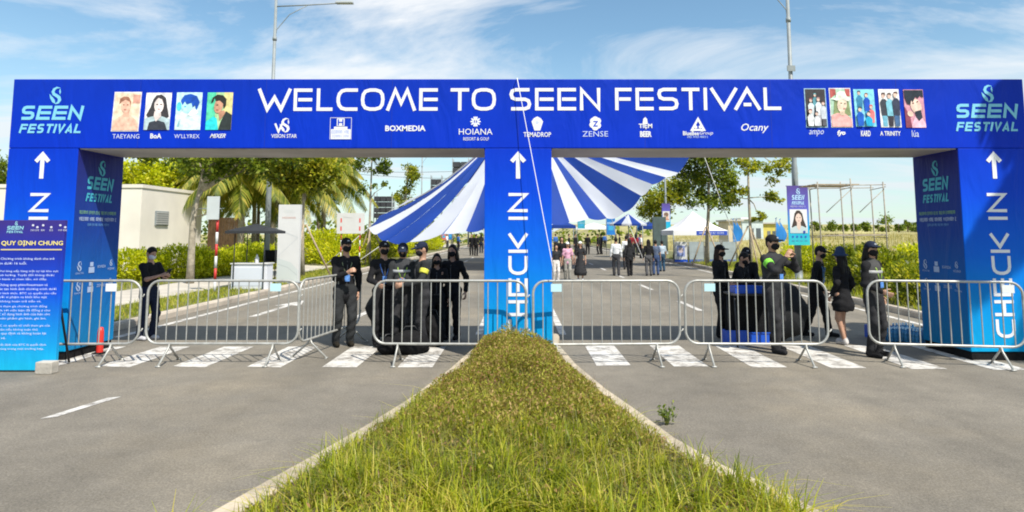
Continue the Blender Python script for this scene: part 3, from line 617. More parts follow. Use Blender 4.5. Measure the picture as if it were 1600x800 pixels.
# ================================================================== VEGETATION
def unit(n):
    v = rng.normal(size=(n, 3)); return v/np.linalg.norm(v, axis=1, keepdims=True)
def leaves(C, size, aspect=.5, up=.35, axis=None, out=None):
    """one folded leaf (two quads) per centre; returns verts, quads"""
    n = len(C); a = unit(n) if axis is None else axis
    a = a/np.linalg.norm(a, axis=1, keepdims=True)
    nrm = unit(n); nrm[:, 2] = np.abs(nrm[:, 2])+up; nrm = nrm+(out if out is not None else 0); nrm -= a*np.sum(nrm*a, 1, keepdims=True); nrm /= np.linalg.norm(nrm, axis=1, keepdims=True)
    b = np.cross(nrm, a); s = size*(rng.uniform(.65, 1.25, (n, 1))); L = a*s; B = b*s*aspect*.5; D = nrm*s*.12
    # base, left, tip, right, with a crease down the middle
    V = np.stack([C-L*.5, C-L*.05+B+D, C+L*.5-D*.6, C-L*.05-B+D], 1).reshape(-1, 3)
    i = np.arange(n)[:, None]*4; return V, i+np.array([[0, 1, 2, 3]])
def limb(mb, pts, r0, r1, n=7):
    L = len(pts); mb.tube(pts, [r0+(r1-r0)*i/(L-1) for i in range(L)], n)
def wob(a, b, n=5, w=.06):
    a, b = Vector(a), Vector(b); L = (b-a).length
    return [a.lerp(b, i/n)+Vector((rng.normal(), rng.normal(), rng.normal()*.5))*w*L*(0 if i in (0, n) else 1)*.5 for i in range(n+1)]
def tree(name, label, base, trunk, r0, blobs, nleaf, lsize, lm, bark=BARKL, group=None, stakes=0, gap=.5, aspect=.5, limbs=True):
    """trunk: list of points from the base up; blobs: (centre, radii) volumes of foliage; leaves sit in clumps on twigs that end inside them"""
    root = thing(name, label, 'tree', base, 0, group); B = Vector(base)
    mb = MB(); tp = [Vector(p)-B for p in trunk]; limb(mb, tp, r0, r0*.42, 9)
    top = tp[-1]; C = []; vol = [r[0]*r[1]*r[2] for _, r in blobs]; tot = sum(vol)
    for (c, r), v in zip(blobs, vol):
        c = Vector(c)-B; k = max(5, int(nleaf*v/tot/70)); start = min(tp[len(tp)//2:], key=lambda q: (q-c).length)
        if limbs:
            sw = wob(start, c, 5, .12); limb(mb, sw, r0*.36, r0*.12, 6)
        nl = int(nleaf*v/tot)
        for j in range(k):
            d = unit(1)[0]; rad = rng.uniform(.35, 1.0)**.7; t = c+Vector((d[0]*r[0], d[1]*r[1], d[2]*r[2]))*rad
            if limbs: limb(mb, wob(c.lerp(t, .12), t, 3, .15), r0*.10, r0*.03, 4)
            m = int(nl/k*rng.uniform(1-gap, 1+gap)); spread = .30*min(r)*rng.uniform(.6, 1.2)
            C.append(np.array(t)+rng.normal(size=(m, 3))*spread*np.array([1, 1, .75]))
    C = np.concatenate(C); V, Q = leaves(C, lsize, aspect)
    mb.build('trunk', bark, root); mesh_np('crown', V, Q, lm, root)
    for k in range(stakes):
        a = 2*math.pi*k/stakes+.5; h = min(1.9, tp[-1].z*.55); s = MB(); s.tube([(1.0*math.cos(a), 1.0*math.sin(a), 0), (.05*math.cos(a), .05*math.sin(a), h)], .035, 6); s.build('stake', WOOD, root)
    return root
def palm(label, base, h, lean, nf, flen, group='palms behind the arch', droop=.9, seed=0, fm=LEAF_P):
    rr = np.random.default_rng(seed); root = thing('palm_tree', label, 'tree', base, 0, group)
    tp = [(lean[0]*t**2, lean[1]*t**2, h*t) for t in np.linspace(0, 1, 9)]; mb = MB(); mb.tube(tp, [.17-.06*t for t in np.linspace(0, 1, 9)], 10)
    for k in range(int(h/.22)): z = k*.22; t = z/h; mb.tube([(lean[0]*t*t, lean[1]*t*t, z), (lean[0]*t*t, lean[1]*t*t, z+.03)], .185-.065*t, 10)
    mb.build('trunk', BARKL, root); top = np.array(tp[-1]); V, Q = [], []; st = MB(); n0 = 0
    for f in range(nf):
        az = f*2.399+rr.uniform(-.2, .2); el = R(75-95*(f/nf)+rr.uniform(-8, 8)); L = flen*rr.uniform(.85, 1.1); d = np.array([math.cos(az)*math.cos(el), math.sin(az)*math.cos(el), math.sin(el)])
        P = [top+d*L*t+np.array([0, 0, -droop*L*.75*t**2.2]) for t in np.linspace(0, 1, 14)]; st.tube([tuple(p) for p in P], [.03*(1-t)+.006 for t in np.linspace(0, 1, 14)], 4)
        side0 = np.cross(d, [0, 0, 1]); side0 /= np.linalg.norm(side0)
        for i in range(2, 13):
            for sub in range(5):
                q = P[i]+(P[min(i+1, 13)]-P[i])*sub/5; tan = P[min(i+1, 13)]-P[i-1]; tan = tan/np.linalg.norm(tan); fr = (i+sub/5)/13
                ll = L*.30*(math.sin(math.pi*min(1, .15+fr*.82))**.7)
                for s in (-1, 1):
                    ld = side0*s*.8+tan*.55+np.array([0, 0, -.35-.3*rr.random()]); ld /= np.linalg.norm(ld); wv = tan*.042*(L/2)**.3
                    a, m, e = q, q+ld*ll*.55, q+ld*ll+np.array([0, 0, -ll*.25])
                    V += [a-wv*.6, a+wv*.6, m+wv, m-wv, e+wv*.15, e-wv*.15]; Q += [(n0, n0+1, n0+2, n0+3), (n0+3, n0+2, n0+4, n0+5)]; n0 += 6
    mesh_np('crown', V, Q, fm, root); st.build('frond_stems', mat('palm stem', (.30, .28, .08), .7), root)
    return root
def bush(name, label, blobs, nleaf, lsize, lm, cat='bush', group=None, base=None, aspect=.5, stems=True):
    base = Vector(base if base is not None else (blobs[0][0][0], blobs[0][0][1], .12)); root = thing(name, label, cat, base, 0, group)
    C = []; A = []; D_ = []; vol = [r[0]*r[1]+r[1]*r[2]+r[0]*r[2] for _, r in blobs]; tot = sum(vol); mb = MB()
    for (c, r), v in zip(blobs, vol):
        c = np.array(c)-np.array(base); n = int(nleaf*v/tot); d = unit(n); lump = 1+.16*np.sin(d[:, 0]*9+c[0])*np.sin(d[:, 1]*8+c[1]*2)+.12*np.sin(d[:, 2]*11+c[0]*3)
        rad = (rng.uniform(.30, 1.0, n)**.45*lump)[:, None]; p = c+d*np.array(r)*rad; p[:, 2] = np.maximum(p[:, 2], .01+rng.uniform(0, .05, n)); C.append(p); a = d*.7+unit(n)*.6; a[:, 2] += .45; A.append(a); D_.append(d*.9)
        if stems:
            for k in range(7):
                e = c+unit(1)[0]*np.array(r)*.75; mb.tube([tuple(c*np.array([1, 1, 0])+rng.normal(size=3)*np.array([.08, .08, 0])), tuple(e)], [.02, .006], 4)
    V, Q = leaves(np.concatenate(C), lsize, aspect, .3, np.concatenate(A), np.concatenate(D_)); mesh_np('foliage', V, Q, lm, root)
    if stems: mb.build('stems', BARK, root)
    return root
def G(px, py, z=.12): return tuple(gnd(px, py, z))

# ---- left side: hedge line, trees and palms
hy = [(-17.5, 20.6), (-15.9, 20.9), (-14.4, 21.2), (-13.0, 21.8), (-11.9, 22.8), (-11.2, 24.2), (-11.3, 26.0), (-11.6, 28.2)]
ad = ['at the building corner', 'under the wall vent', 'behind the phone user', 'left of the leaning trunk', 'at the foot of the leaning trunk', 'behind the banded sign post', 'behind the black canopy', 'behind the white totem']
for k, (x, y) in enumerate(hy):
    z = .62+.08*math.sin(k*2.1); bush('hedge_bush', 'bright lime hedge bush '+ad[k], [((x, y, z), (1.05, .85, z*.98)), ((x+.5, y+.2, z*.9), (.7, .7, z*.85))], 5200, .11, LEAF_H, 'bush', 'lime hedge along the left path')
for k, (x, y) in enumerate([(-9.6, 33), (-9.0, 38), (-8.8, 44), (-9.2, 52), (-9.0, 62)]):
    bush('roadside_bush', ['rounded green bush behind the white totem and staked tree', 'rounded green bush behind the board on striped legs', 'green bush beyond the small staked tree', 'far green bush left of the striped canopy tip', 'farthest green bush under the striped canopy'][k], [((x, y, 1.0), (1.6, 1.9, 1.0)), ((x+.6, y-.8, .7), (1.2, 1.3, .7)), ((x-.9, y+.5, .8), (1.4, 1.2, .8))], 5200, .17, LEAF_Y if k % 2 else LEAF_H, 'bush', 'green bushes along the left verge', (x, y, .12))
B = G(297, 443); t = [B]+[tuple(at(x, y, B[1])) for x, y in ((299, 396), (302, 340), (309, 309), (317, 296))]
Y = B[1]; A_ = lambda x, y, d=0: tuple(at(x, y, Y+d))
tr = tree('leaning_tree', 'forked pale-trunked tree with a twisting trunk in front of the cream building', B, t, .125,
     [(A_(338, 238), (1.5, 1.5, .8)), (A_(392, 250, .5), (1.2, 1.3, .55)), (A_(280, 225, .8), (1.5, 1.3, .8)), (A_(440, 225, 1.), (1.3, 1.3, .7))], 9000, .17, LEAF_G, BARKL)
mb = MB()
for pts, r in (((t[4], A_(326, 270), A_(336, 250), A_(348, 228)), .10), ((t[4], A_(342, 281), A_(362, 262), A_(395, 240, .4)), .09), ((t[3], A_(318, 268), A_(300, 235, .6)), .07), ((t[2], A_(325, 334, -.3), A_(345, 326, -.6)), .03)): limb(mb, [Vector(p)-Vector(B) for p in pts], r, r*.45, 8)
mb.build('branches', BARKL, tr)
for k, (x, y, d, rx, rz) in enumerate([(150, 272, 35, 2.4, 1.1), (222, 276, 36, 2.2, .9), (262, 270, 37, 1.9, 1.0), (10, 275, 38, 2.4, 1.2)]):
    c = at(x, y, d); tree('screen_tree', ['bright green tree behind the cream building, hidden mostly by the left pillar', 'low bright green tree behind the cream building roof', 'taller bright green tree at the right end of the cream roof', 'dark green tree at the far left edge behind the arch'][k], (c.x, d, .1), [(c.x, d, .1), (c.x+.1, d, 1.5), (c.x, d, c.z-.5)], .16, [((c.x, d, c.z), (rx, 1.8, rz)), ((c.x+.8, d-.3, c.z-.9), (rx*.8, 1.5, rz*.8))], 4200, .24, LEAF_H if k < 3 else LEAF_G, BARK, 'trees behind the cream building')
for k, (x, y, d, fl, nf) in enumerate([(380, 262, 31, 3.0, 26), (428, 268, 34, 3.2, 28), (464, 264, 38, 3.4, 28), (508, 262, 41, 3.4, 28), (338, 268, 37, 3.2, 24), (296, 268, 42, 2.6, 20), (400, 286, 44, 3.2, 26)]):
    c = at(x, y, d); palm(['coconut palm with yellowing fronds drooping above the black canopy', 'lush coconut palm behind the left street lamp', 'bushy coconut palm behind the white totem', 'coconut palm with dark trunk left of the board on striped legs', 'coconut palm rising behind the forked tree', 'small coconut palm above the cream roof', 'low far coconut palm behind the black canopy'][k], (c.x, d, .1), c.z-.1, (.3*math.sin(k*2), .2), nf, fl, 'palms behind the arch on the left', .95, k+3)
B = G(473, 432); Y = B[1]
tree('staked_tree', 'young leafy street tree with wooden stakes just right of the white totem', B, [B, A_(472, 380), A_(474, 320), A_(476, 255)], .085, [(A_(470, 250), (1.15, 1.0, .8)), (A_(448, 275), (.7, .7, .5)), (A_(500, 272), (.75, .7, .6)), (A_(478, 296), (.6, .6, .4))], 8000, .17, LEAF_Y, BARKL, None, 3)
B = G(578, 413); Y = B[1]
tree('staked_tree', 'thin sparse street tree left of the striped canopy tip', B, [B, A_(577, 370), A_(579, 310), A_(581, 250)], .08, [(A_(583, 252), (1.0, .9, .55)), (A_(604, 264), (.6, .5, .3)), (A_(566, 292), (.45, .4, .35)), (A_(598, 290), (.5, .4, .25))], 1500, .2, LEAF_G, BARKL, None, 3, .8)
B = G(634, 398); Y = B[1]
tree('staked_tree', 'small yellow-green street tree behind the left half of the striped canopy', B, [B, A_(632, 350), A_(635, 300), A_(637, 262)], .09, [(A_(637, 272), (.75, .7, 1.0)), (A_(630, 312), (.8, .7, 1.0)), (A_(648, 320), (.7, .6, .6))], 2400, .22, LEAF_Y, BARKL, None, 0, .6)
for k, (x, y, d, r_) in enumerate([(345, 278, 48, 2.2), (405, 272, 52, 2.8), (452, 280, 50, 2.5), (498, 268, 54, 2.2)]):
    c = at(x, y, d); tree('backdrop_tree', ['dense green tree behind the forked tree', 'dense green tree behind the left street lamp and palms', 'dense green tree behind the white totem and palms', 'dense green tree right of the totem behind the palms'][k], (c.x, d, .1), [(c.x, d, .1), (c.x+.1, d, 2), (c.x, d, c.z-.5)], .2, [((c.x, d, c.z), (r_, 2, r_*.8)), ((c.x+r_*.6, d-.5, c.z-1.2), (r_*.8, 1.6, r_*.6)), ((c.x-r_*.6, d, c.z-1.0), (r_*.8, 1.6, r_*.6))], 4200, .30, LEAF_G, BARK, 'dense trees behind the palms')
# ---- right side: staked street trees, hedge, far trees
B = G(1105, 414); Y = B[1]
tree('staked_tree', 'full green street tree on stakes beside the white gazebo', B, [B, A_(1105, 370), A_(1107, 330), A_(1108, 255)], .12, [(A_(1108, 262), (1.7, 1.4, 1.0)), (A_(1083, 290), (.95, .9, .8)), (A_(1131, 296), (1.05, .9, .75)), (A_(1106, 318), (1.0, .9, .6)), (A_(1110, 225), (1.4, 1.2, .8))], 7200, .21, LEAF_G, BARKL, None, 4, .55)
B = G(1173, 420); Y = B[1]
tree('staked_tree', 'sparse yellowing street tree left of the hanging portrait banner', B, [B, A_(1173, 370), A_(1170, 310), A_(1168, 235)], .085, [(A_(1160, 262), (.75, .7, .5)), (A_(1196, 268), (.9, .8, .5)), (A_(1222, 258), (.55, .6, .4)), (A_(1155, 310), (.75, .6, .45)), (A_(1212, 308), (.7, .6, .4)), (A_(1185, 335), (.7, .6, .3))], 1900, .19, LEAF_Y, BARKL, None, 3, .75)
B = G(1030, 395); Y = B[1]
tree('street_tree', 'bushy yellow-green tree between the striped canopy and the white gazebo', B, [B, A_(1030, 360), A_(1030, 330), A_(1032, 300)], .14, [(A_(1030, 315), (1.7, 1.4, 1.3)), (A_(1050, 300), (1.5, 1.2, 1.2)), (A_(1012, 330), (1.0, 1.0, .9))], 4500, .27, LEAF_Y, BARKL)
hb = [(9.2, 14.6, .55), (10.3, 13.9, .62), (11.4, 13.3, .6), (9.7, 17.2, .66), (11.2, 16.4, .72), (12.6, 15.4, .7), (10.4, 20.5, .7), (12.2, 19.4, .75), (11.0, 25, .7), (12.8, 24, .7), (14.2, 18, .75)]
la = ['nearest the kerb behind the blue bucket hat', 'behind the vested guard by the right pillar', 'beside the water packs and right pillar', 'behind the hanging banner post', 'under the bamboo scaffold', 'under the right end of the scaffold', 'left of the banner post', 'behind the scaffold', 'right of the staked trees', 'farther right of the staked trees', 'seen beside the right pillar edge']
for k, (x, y, h) in enumerate(hb): bush('verge_bush', 'sunlit yellow-green shrub '+la[k], [((x, y, h), (1.0, .95, h*.95)), ((x+.45, y-.3, h*.7), (.7, .7, h*.7))], 4600, .12, LEAF_H if k % 3 else LEAF_Y, 'bush', 'shrubs along the right verge', (x, y, .12))
tl = ['first', 'second', 'third', 'fourth', 'fifth', 'sixth', 'seventh', 'eighth', 'ninth', 'tenth']
for k, (x, s) in enumerate([(1272, 1.1), (1298, 1.5), (1316, .9), (1338, .8), (1352, 1.0), (1372, .9), (1388, 1.5), (1404, 1.0), (1418, 1.6), (1434, .9)]):
    d = 118+6*math.sin(k*1.7); c = at(x, 350, d); r = .85*s
    tree('field_tree', f'{tl[k]} tiny tree from the left in the far row across the dry field', (c.x, d, 1.9), [(c.x, d, 1.9), (c.x, d, 2.6+r*.5), (c.x, d, 2.6+r)], .14, [((c.x, d, 2.3+r*.8), (r*1.1, r, r*(.8+.4*math.sin(k*2.3)))), ((c.x+r*1.1, d+1, 2.2+r*.4), (r*.8, r*.8, r*.55))], 520, .42, LEAF_G, BARK, 'far row of trees across the field', 0, .5, .6, False)
c = at(1290, 351, 150); V = []
n = 1600; P = np.stack([rng.uniform(60, 130, n), rng.uniform(126, 150, n), 2.0+rng.uniform(0, 1, n)**2*1.0], 1); V, Q = leaves(P, .6, .7)
tag(mesh_np('far_scrub', V, Q, LEAF_D), 'far dark scrub along the horizon beyond the dry field', 'scrub', None, 'stuff')
n = 1500; P = np.stack([rng.uniform(-90, -12, n), rng.uniform(95, 120, n), .3+rng.uniform(0, 1, n)**1.5*3.4], 1); V, Q = leaves(P, 1.0, .7)
tag(mesh_np('far_scrub', V, Q, LEAF_D), 'far dark scrub on the horizon behind the left buildings', 'scrub', None, 'stuff')
n = 700; P = np.stack([rng.uniform(-12, 40, n), rng.uniform(108, 125, n), .3+rng.uniform(0, 1, n)**2*3.0], 1); V, Q = leaves(P, 1.0, .7)
tag(mesh_np('far_scrub', V, Q, LEAF_D), 'far dark scrub beyond the crowd at the road end', 'scrub', None, 'stuff')
# palm whose frond shadow falls on the right pillar
palm('coconut palm outside the frame shading the right pillar', (10.45, 5.2, .1), 8.9, (.1, .2), 16, 2.2, 'palm beside the arch on the right', .9, 77)

# ---- blades: median grass, verge grass
def blades(P, L, w, lean=.5, seg=3, up=None):
    n = len(P); az = rng.uniform(0, 2*math.pi, n); d = np.stack([np.cos(az), np.sin(az), np.zeros(n)], 1); side = np.stack([-np.sin(az), np.cos(az), np.zeros(n)], 1)
    ln = np.abs(rng.normal(0, lean, n))[:, None]+.12; L = L[:, None]; V = []
    for i in range(seg+1):
        t = i/seg; ww = w*(1-t*.88); c = P+d*L*ln*t**1.8+np.array([0, 0, 1])*L*(t-.42*np.minimum(ln, 1.3)*t**2.2); V += [c-side*ww, c+side*ww]
    V = np.stack(V, 1).reshape(-1, 3); m = 2*(seg+1); i0 = np.arange(n)[:, None]*m
    Q = np.concatenate([i0+np.array([[2*k, 2*k+1, 2*k+3, 2*k+2]]) for k in range(seg)]); return V, Q
def med_points(n, y0, y1, edge=.0, pw=1.):
    Y = y0+(y1-y0)*rng.uniform(0, 1, n)**pw; l = np.array([med_x(y, -1) for y in Y])+.10-edge; r = np.array([med_x(y, 1) for y in Y])-.10+edge
    u_ = rng.uniform(0, 1, n); return np.stack([l+(r-l)*u_, Y, .105+mound(2*u_-1)*np.where(Y > 8.4, .25, 1)], 1)
# tussocky long grass in the foreground, thinning out towards the shrub bed
n = 64000; P = med_points(n, 1.2, 6.6, -.13); dens = .5+.5*np.sin(P[:, 0]*3.1+1.3*np.sin(P[:, 1]*2.3))*np.sin(P[:, 1]*3.7+P[:, 0]); keep = rng.uniform(0, 1, n) < np.clip(1.2-(P[:, 1]-4.0)*.95, .03, 1)*(.35+.65*dens); P = P[keep]
tc_ = med_points(420, 1.2, 6.6, -.2); idx = rng.integers(0, len(tc_), len(P)); mixk = rng.uniform(0, 1, len(P)) < .80; P[mixk] = tc_[idx[mixk]]+rng.normal(size=(mixk.sum(), 3))*np.array([.045, .045, 0]); th_ = rng.uniform(.6, 1.45, len(tc_))
L = rng.uniform(.09, .22, len(P))*np.clip(1.15-(P[:, 1]-3)*.09, .55, 1.2)*np.where(mixk, th_[idx], .7); V, Q = blades(P, L, .0058, .8)
tag(mesh_np('median_grass', V, Q, GRASS), 'long yellow-green grass at the near end of the median', 'grass', None, 'stuff')
# low twiggy ground cover, reddish in places
n = 70000; P = med_points(n, 3.4, 10.3, -.10); keep = rng.uniform(0, 1, n) < np.clip((P[:, 1]-3.9)*.6, .18, 1); keep &= rng.uniform(0, 1, n) > 1.3*np.clip(np.sin(P[:, 0]*6.1+2*np.sin(P[:, 1]*3.3))*np.sin(P[:, 1]*5.3+P[:, 0]*2)-.35, 0, 1); P = P[keep]
hx = (P[:, 0]-np.array([(med_x(y, -1)+med_x(y, 1))/2 for y in P[:, 1]]))/np.array([(med_x(y, 1)-med_x(y, -1))/2 for y in P[:, 1]])
top = np.clip(.45+(P[:, 1]-3.4)*.22, .45, 1)*(.25+.05*np.sin(P[:, 0]*5+P[:, 1]*2)+.05*np.sin(P[:, 1]*4.1)+.04*np.sin(P[:, 0]*17+3*np.sin(P[:, 1]*9))+.04*np.sin(P[:, 1]*15+P[:, 0]*7))*np.clip(1.05-np.abs(hx)**1.7, .10, 1); P[:, 2] += top*rng.uniform(.1, 1, len(P))**.6
ax = unit(len(P)); ax[:, 2] = np.abs(ax[:, 2])+.3; V, Q = leaves(P, .034, .38, .1, ax)
tag(mesh_np('median_ground_cover', V, Q, COVER), 'low reddish-green ground cover on the median before the middle pillar', 'ground cover', None, 'stuff')
n = 13000; P2 = med_points(n, 3.6, 10.3, -.16); V, Q = blades(P2, rng.uniform(.12, .27, n), .0026, .6); tag(mesh_np('median_twigs', V, Q, leaf_mat('twig', [(.16, .09, .05), (.20, .15, .06), (.16, .20, .03), (.28, .24, .08)], .2)), 'thin twigs and stalks rising through the median ground cover', 'ground cover', None, 'stuff')
# scattered broad-leaved clumps breaking up the median
C = []; A = []
for q in med_points(80, 4.4, 8.6, -.38):
    m_ = int(rng.uniform(25, 60)); d_ = unit(m_); d_[:, 2] = np.abs(d_[:, 2]); rr_ = rng.uniform(.06, .13); C.append(q+d_*rr_*rng.uniform(.4, 1.1, (m_, 1))*np.array([1, 1, 1.2])+np.array([0, 0, .07])); A.append(d_+np.array([0, 0, .4]))
V, Q = leaves(np.concatenate(C), .040, .42, .3, np.concatenate(A)); tag(mesh_np('median_clumps', V, Q, LEAF_Y), 'small leafy weed clumps dotted over the median', 'weeds', None, 'stuff')
b = G(1042, 664, 0); root = thing('weed_plant', 'single leafy weed sprouting at the right median kerb', 'plant', b); mb = MB(); C = []
for k in range(7):
    a = k*.9; e = np.array([.07*math.cos(a), .07*math.sin(a), .09+.016*k]); mb.tube([(0, 0, -.02), tuple(e*.5+np.array([0, 0, .03])), tuple(e)], [.006, .004, .002], 4); C += [e*t+rng.normal(size=3)*.018 for t in np.linspace(.45, 1.05, 12)]
mb.build('stem', mat('green stem', (.15, .2, .05), .7), root); V, Q = leaves(np.array(C), .042, .5); mesh_np('leaf_cluster', V, Q, LEAF_G, root)['kind'] = 'stuff'
n = 14000; x = rng.uniform(-8.65, KL-.2, n); y = 9+rng.uniform(0, 1, n)**1.4*30; V, Q = blades(np.stack([x, y, np.full(n, .115)], 1), rng.uniform(.05, .15, n), .007, .5, 2); tag(mesh_np('verge_grass', V, Q, GRASS), 'short sunlit grass strip between the left kerb and the path', 'grass', None, 'stuff')
n = 9000; y = 9+rng.uniform(0, 1, n)**1.3*40; x = -10.95-rng.uniform(0, 2.4, n); V, Q = blades(np.stack([x, y, np.full(n, .115)], 1), rng.uniform(.06, .2, n), .009, .5, 2); tag(mesh_np('hedge_grass', V, Q, GRASS), 'grass at the foot of the lime hedge beyond the path', 'grass', None, 'stuff')
n = 20000; y = 9+rng.uniform(0, 1, n)**1.4*32; x = np.array([KR(v) for v in y])+.2+rng.uniform(0, 5, n)**1.0; V, Q = blades(np.stack([x, y, np.full(n, .115)], 1), rng.uniform(.08, .30, n), .009, .5, 2); tag(mesh_np('verge_grass', V, Q, GRASS), 'grass verge along the right kerb below the shrubs', 'grass', None, 'stuff')
n = 16000; y = 20+rng.uniform(0, 1, n)**.8*70; x = 14+rng.uniform(0, 1, n)*(y*.75); z = .11+np.maximum(0, y-22)*.02*np.minimum(1, (x-13.5)/12)
V, Q = blades(np.stack([x, y, z], 1), rng.uniform(.25, .7, n), .022, .4, 2); tag(mesh_np('field_grass', V, Q, leaf_mat('dry grass', [(.20, .19, .05), (.34, .29, .10), (.46, .38, .16)], .3)), 'tall dry grass covering the field on the right', 'grass', None, 'stuff')
# ================================================================== PEOPLE
def surface(fn, lo, hi, h):
    """naive surface nets over a signed distance function"""
    lo = np.array(lo, dtype=np.float32); hi = np.array(hi, dtype=np.float32); n = np.maximum(np.ceil((hi-lo)/h).astype(int)+1, 3)
    ax = [lo[i]+h*np.arange(n[i], dtype=np.float32) for i in range(3)]
    P = np.stack(np.meshgrid(*ax, indexing='ij'), -1); Fv = fn(P.reshape(-1, 3)).reshape(n).astype(np.float32)
    ins = Fv < 0; c = [slice(0, -1), slice(1, None)]
    cnt = np.zeros(n-1, np.int8)
    for i in (0, 1):
        for j in (0, 1):
            for k in (0, 1): cnt += ins[c[i], c[j], c[k]]
    act = (cnt > 0) & (cnt < 8); idx = np.full(act.shape, -1, np.int64); cells = np.argwhere(act); idx[act] = np.arange(len(cells))
    acc = np.zeros((len(cells), 3)); num = np.zeros((len(cells), 1)); off = [(i, j, k) for i in (0, 1) for j in (0, 1) for k in (0, 1)]
    for a in off:
        for d in range(3):
            if a[d] == 0:
                b = list(a); b[d] = 1; fa = Fv[tuple((cells+np.array(a)).T)]; fb = Fv[tuple((cells+np.array(b)).T)]; m = (fa < 0) != (fb < 0)
                t = np.where(m, fa/np.where(m, fa-fb, 1), 0)[:, None]; acc += np.where(m[:, None], np.array(a)+(np.array(b)-np.array(a))*t, 0); num += m[:, None]
    V = lo+h*(cells+acc/np.maximum(num, 1)); Q = []
    for d in range(3):
        s = [slice(1, -1)]*3; s[d] = slice(0, -1); e = list(s); e[d] = slice(1, None)
        A, Bv = ins[tuple(s)], ins[tuple(e)]; ch = np.argwhere(A != Bv); 
        if not len(ch): continue
        o = np.ones(3, int); o[d] = 0; g = ch+o; u, v = [(1, 2), (2, 0), (0, 1)][d]
        eu = np.zeros(3, int); eu[u] = 1; ev = np.zeros(3, int); ev[v] = 1
        q = np.stack([idx[tuple((g-eu-ev).T)], idx[tuple((g-ev).T)], idx[tuple(g.T)], idx[tuple((g-eu).T)]], 1)
        fl = A[tuple(ch.T)]; q[~fl] = q[~fl][:, ::-1]; Q.append(q)
    Q = np.concatenate(Q); return V, Q[(Q >= 0).all(1)]
class Shape:
    def __init__(s, k=.03, disp=0.): s.p = []; s.k = k; s.disp = disp
    def cap(s, a, b, ra, rb=None, flat=1., n=(0, 1, 0), clip=None): s.p.append(('c', np.array(a, float), np.array(b, float), ra, ra if rb is None else rb, flat, np.array(n, float), clip)); return s
    def ell(s, c, r, Rm=None, clip=None): s.p.append(('e', np.array(c, float), np.array(r, float), np.eye(3) if Rm is None else Rm, clip)); return s
    def __call__(s, P):
        D = None
        for q in s.p:
            if q[0] == 'c':
                _, a, b, ra, rb, fl, n, clip = q; ba = b-a; t = np.clip(((P-a)@ba)/max(ba@ba, 1e-9), 0, 1)[:, None]; v = P-a-t*ba
                if fl != 1: v = v+n*((v@n)*(fl-1))[:, None]
                d = np.sqrt((v*v).sum(1))-(ra+(rb-ra)*t[:, 0])
            else:
                _, c, r, Rm, clip = q; v = (P-c)@Rm; k0 = np.sqrt(((v/r)**2).sum(1)); k1 = np.sqrt(((v/(r*r))**2).sum(1)); d = k0*(k0-1)/np.maximum(k1, 1e-6)
            for pt, nn in (clip or []): d = np.maximum(d, (P-np.array(pt))@np.array(nn, float))
            if D is None: D = d
            else:
                h = np.maximum(s.k-np.abs(D-d), 0)/s.k; D = np.minimum(D, d)-h*h*s.k*.25
        if s.disp: D = D+s.disp*(np.sin(P[:, 0]*31+P[:, 2]*17)*np.sin(P[:, 1]*29+P[:, 2]*23+1)+.6*np.sin(P[:, 2]*46+P[:, 0]*19+2*np.sin(P[:, 0]*11)))
        return D
    def bounds(s, m=.04):
        lo = np.full(3, 1e9); hi = -lo
        for q in s.p:
            if q[0] == 'c':
                r = max(q[3], q[4])
                for c in (q[1], q[2]): lo = np.minimum(lo, c-r); hi = np.maximum(hi, c+r)
            else: r = q[2].max(); lo = np.minimum(lo, q[1]-r); hi = np.maximum(hi, q[1]+r)
        return lo-m, hi+m
    def mesh(s, vox): lo, hi = s.bounds(); return surface(s, lo, hi, vox)
def ik(a, t, l1, l2, pole):
    a, t, pole = np.array(a, float), np.array(t, float), np.array(pole, float); d = t-a; L = np.linalg.norm(d)
    if L > (l1+l2)*.995: d = d/L*(l1+l2)*.995; t = a+d; L = np.linalg.norm(d)
    u = d/L; x = (l1*l1-l2*l2+L*L)/(2*L); h = math.sqrt(max(l1*l1-x*x, 0)); p = pole-u*(pole@u); p /= max(np.linalg.norm(p), 1e-6); return a+u*x+p*h, t
def hand_shape(curl, side):
    s = Shape(.012); s.cap((0, 0, 0), (0, 0, -.075), .026, .036, 2.3, (1, 0, 0)); s.ell((-.012*side, .018, -.03), (.014, .02, .03))
    for k, (y, L) in enumerate(((-.029, .058), (-.010, .071), (.010, .076), (.029, .068))):
        p = np.array([0, y, -.088]); a = .18+curl*.35
        for j, f in enumerate((.45, .32, .23)):
            q = p+np.array([-math.sin(a)*side, (k-1.5)*.03, -math.cos(a)])*L*f*1.15; s.cap(p, q, .0088-.0007*j, .0082-.0007*j); p = q; a += .25+curl*.75
    p = np.array([-.006*side, .03, -.028]); q = p+np.array([-.018*side, .030, -.030]); s.cap(p, q, .0115, .010); s.cap(q, q+np.array([-.014*side, .006+.012*(1-curl), -.026]), .0098, .0085)
    return s
_H = {}
def hand_mesh(curl, side):
    if (curl, side) not in _H: _H[(curl, side)] = hand_shape(curl, side).mesh(.0062)
    return _H[(curl, side)]
SKIN = mat('skin', (.44, .25, .165), .55, .10, 14)
def cloth(c, name=None):
    key = 'cloth %.3f %.3f %.3f' % tuple(c); return mat(key, tuple(c), .9, .22, 9, .3, 45, spec=.15)
BK = (.016, .016, .018); BK2 = (.030, .030, .033); GY = (.030, .032, .034); NV = (.016, .022, .045); HAIR = (.012, .010, .009)
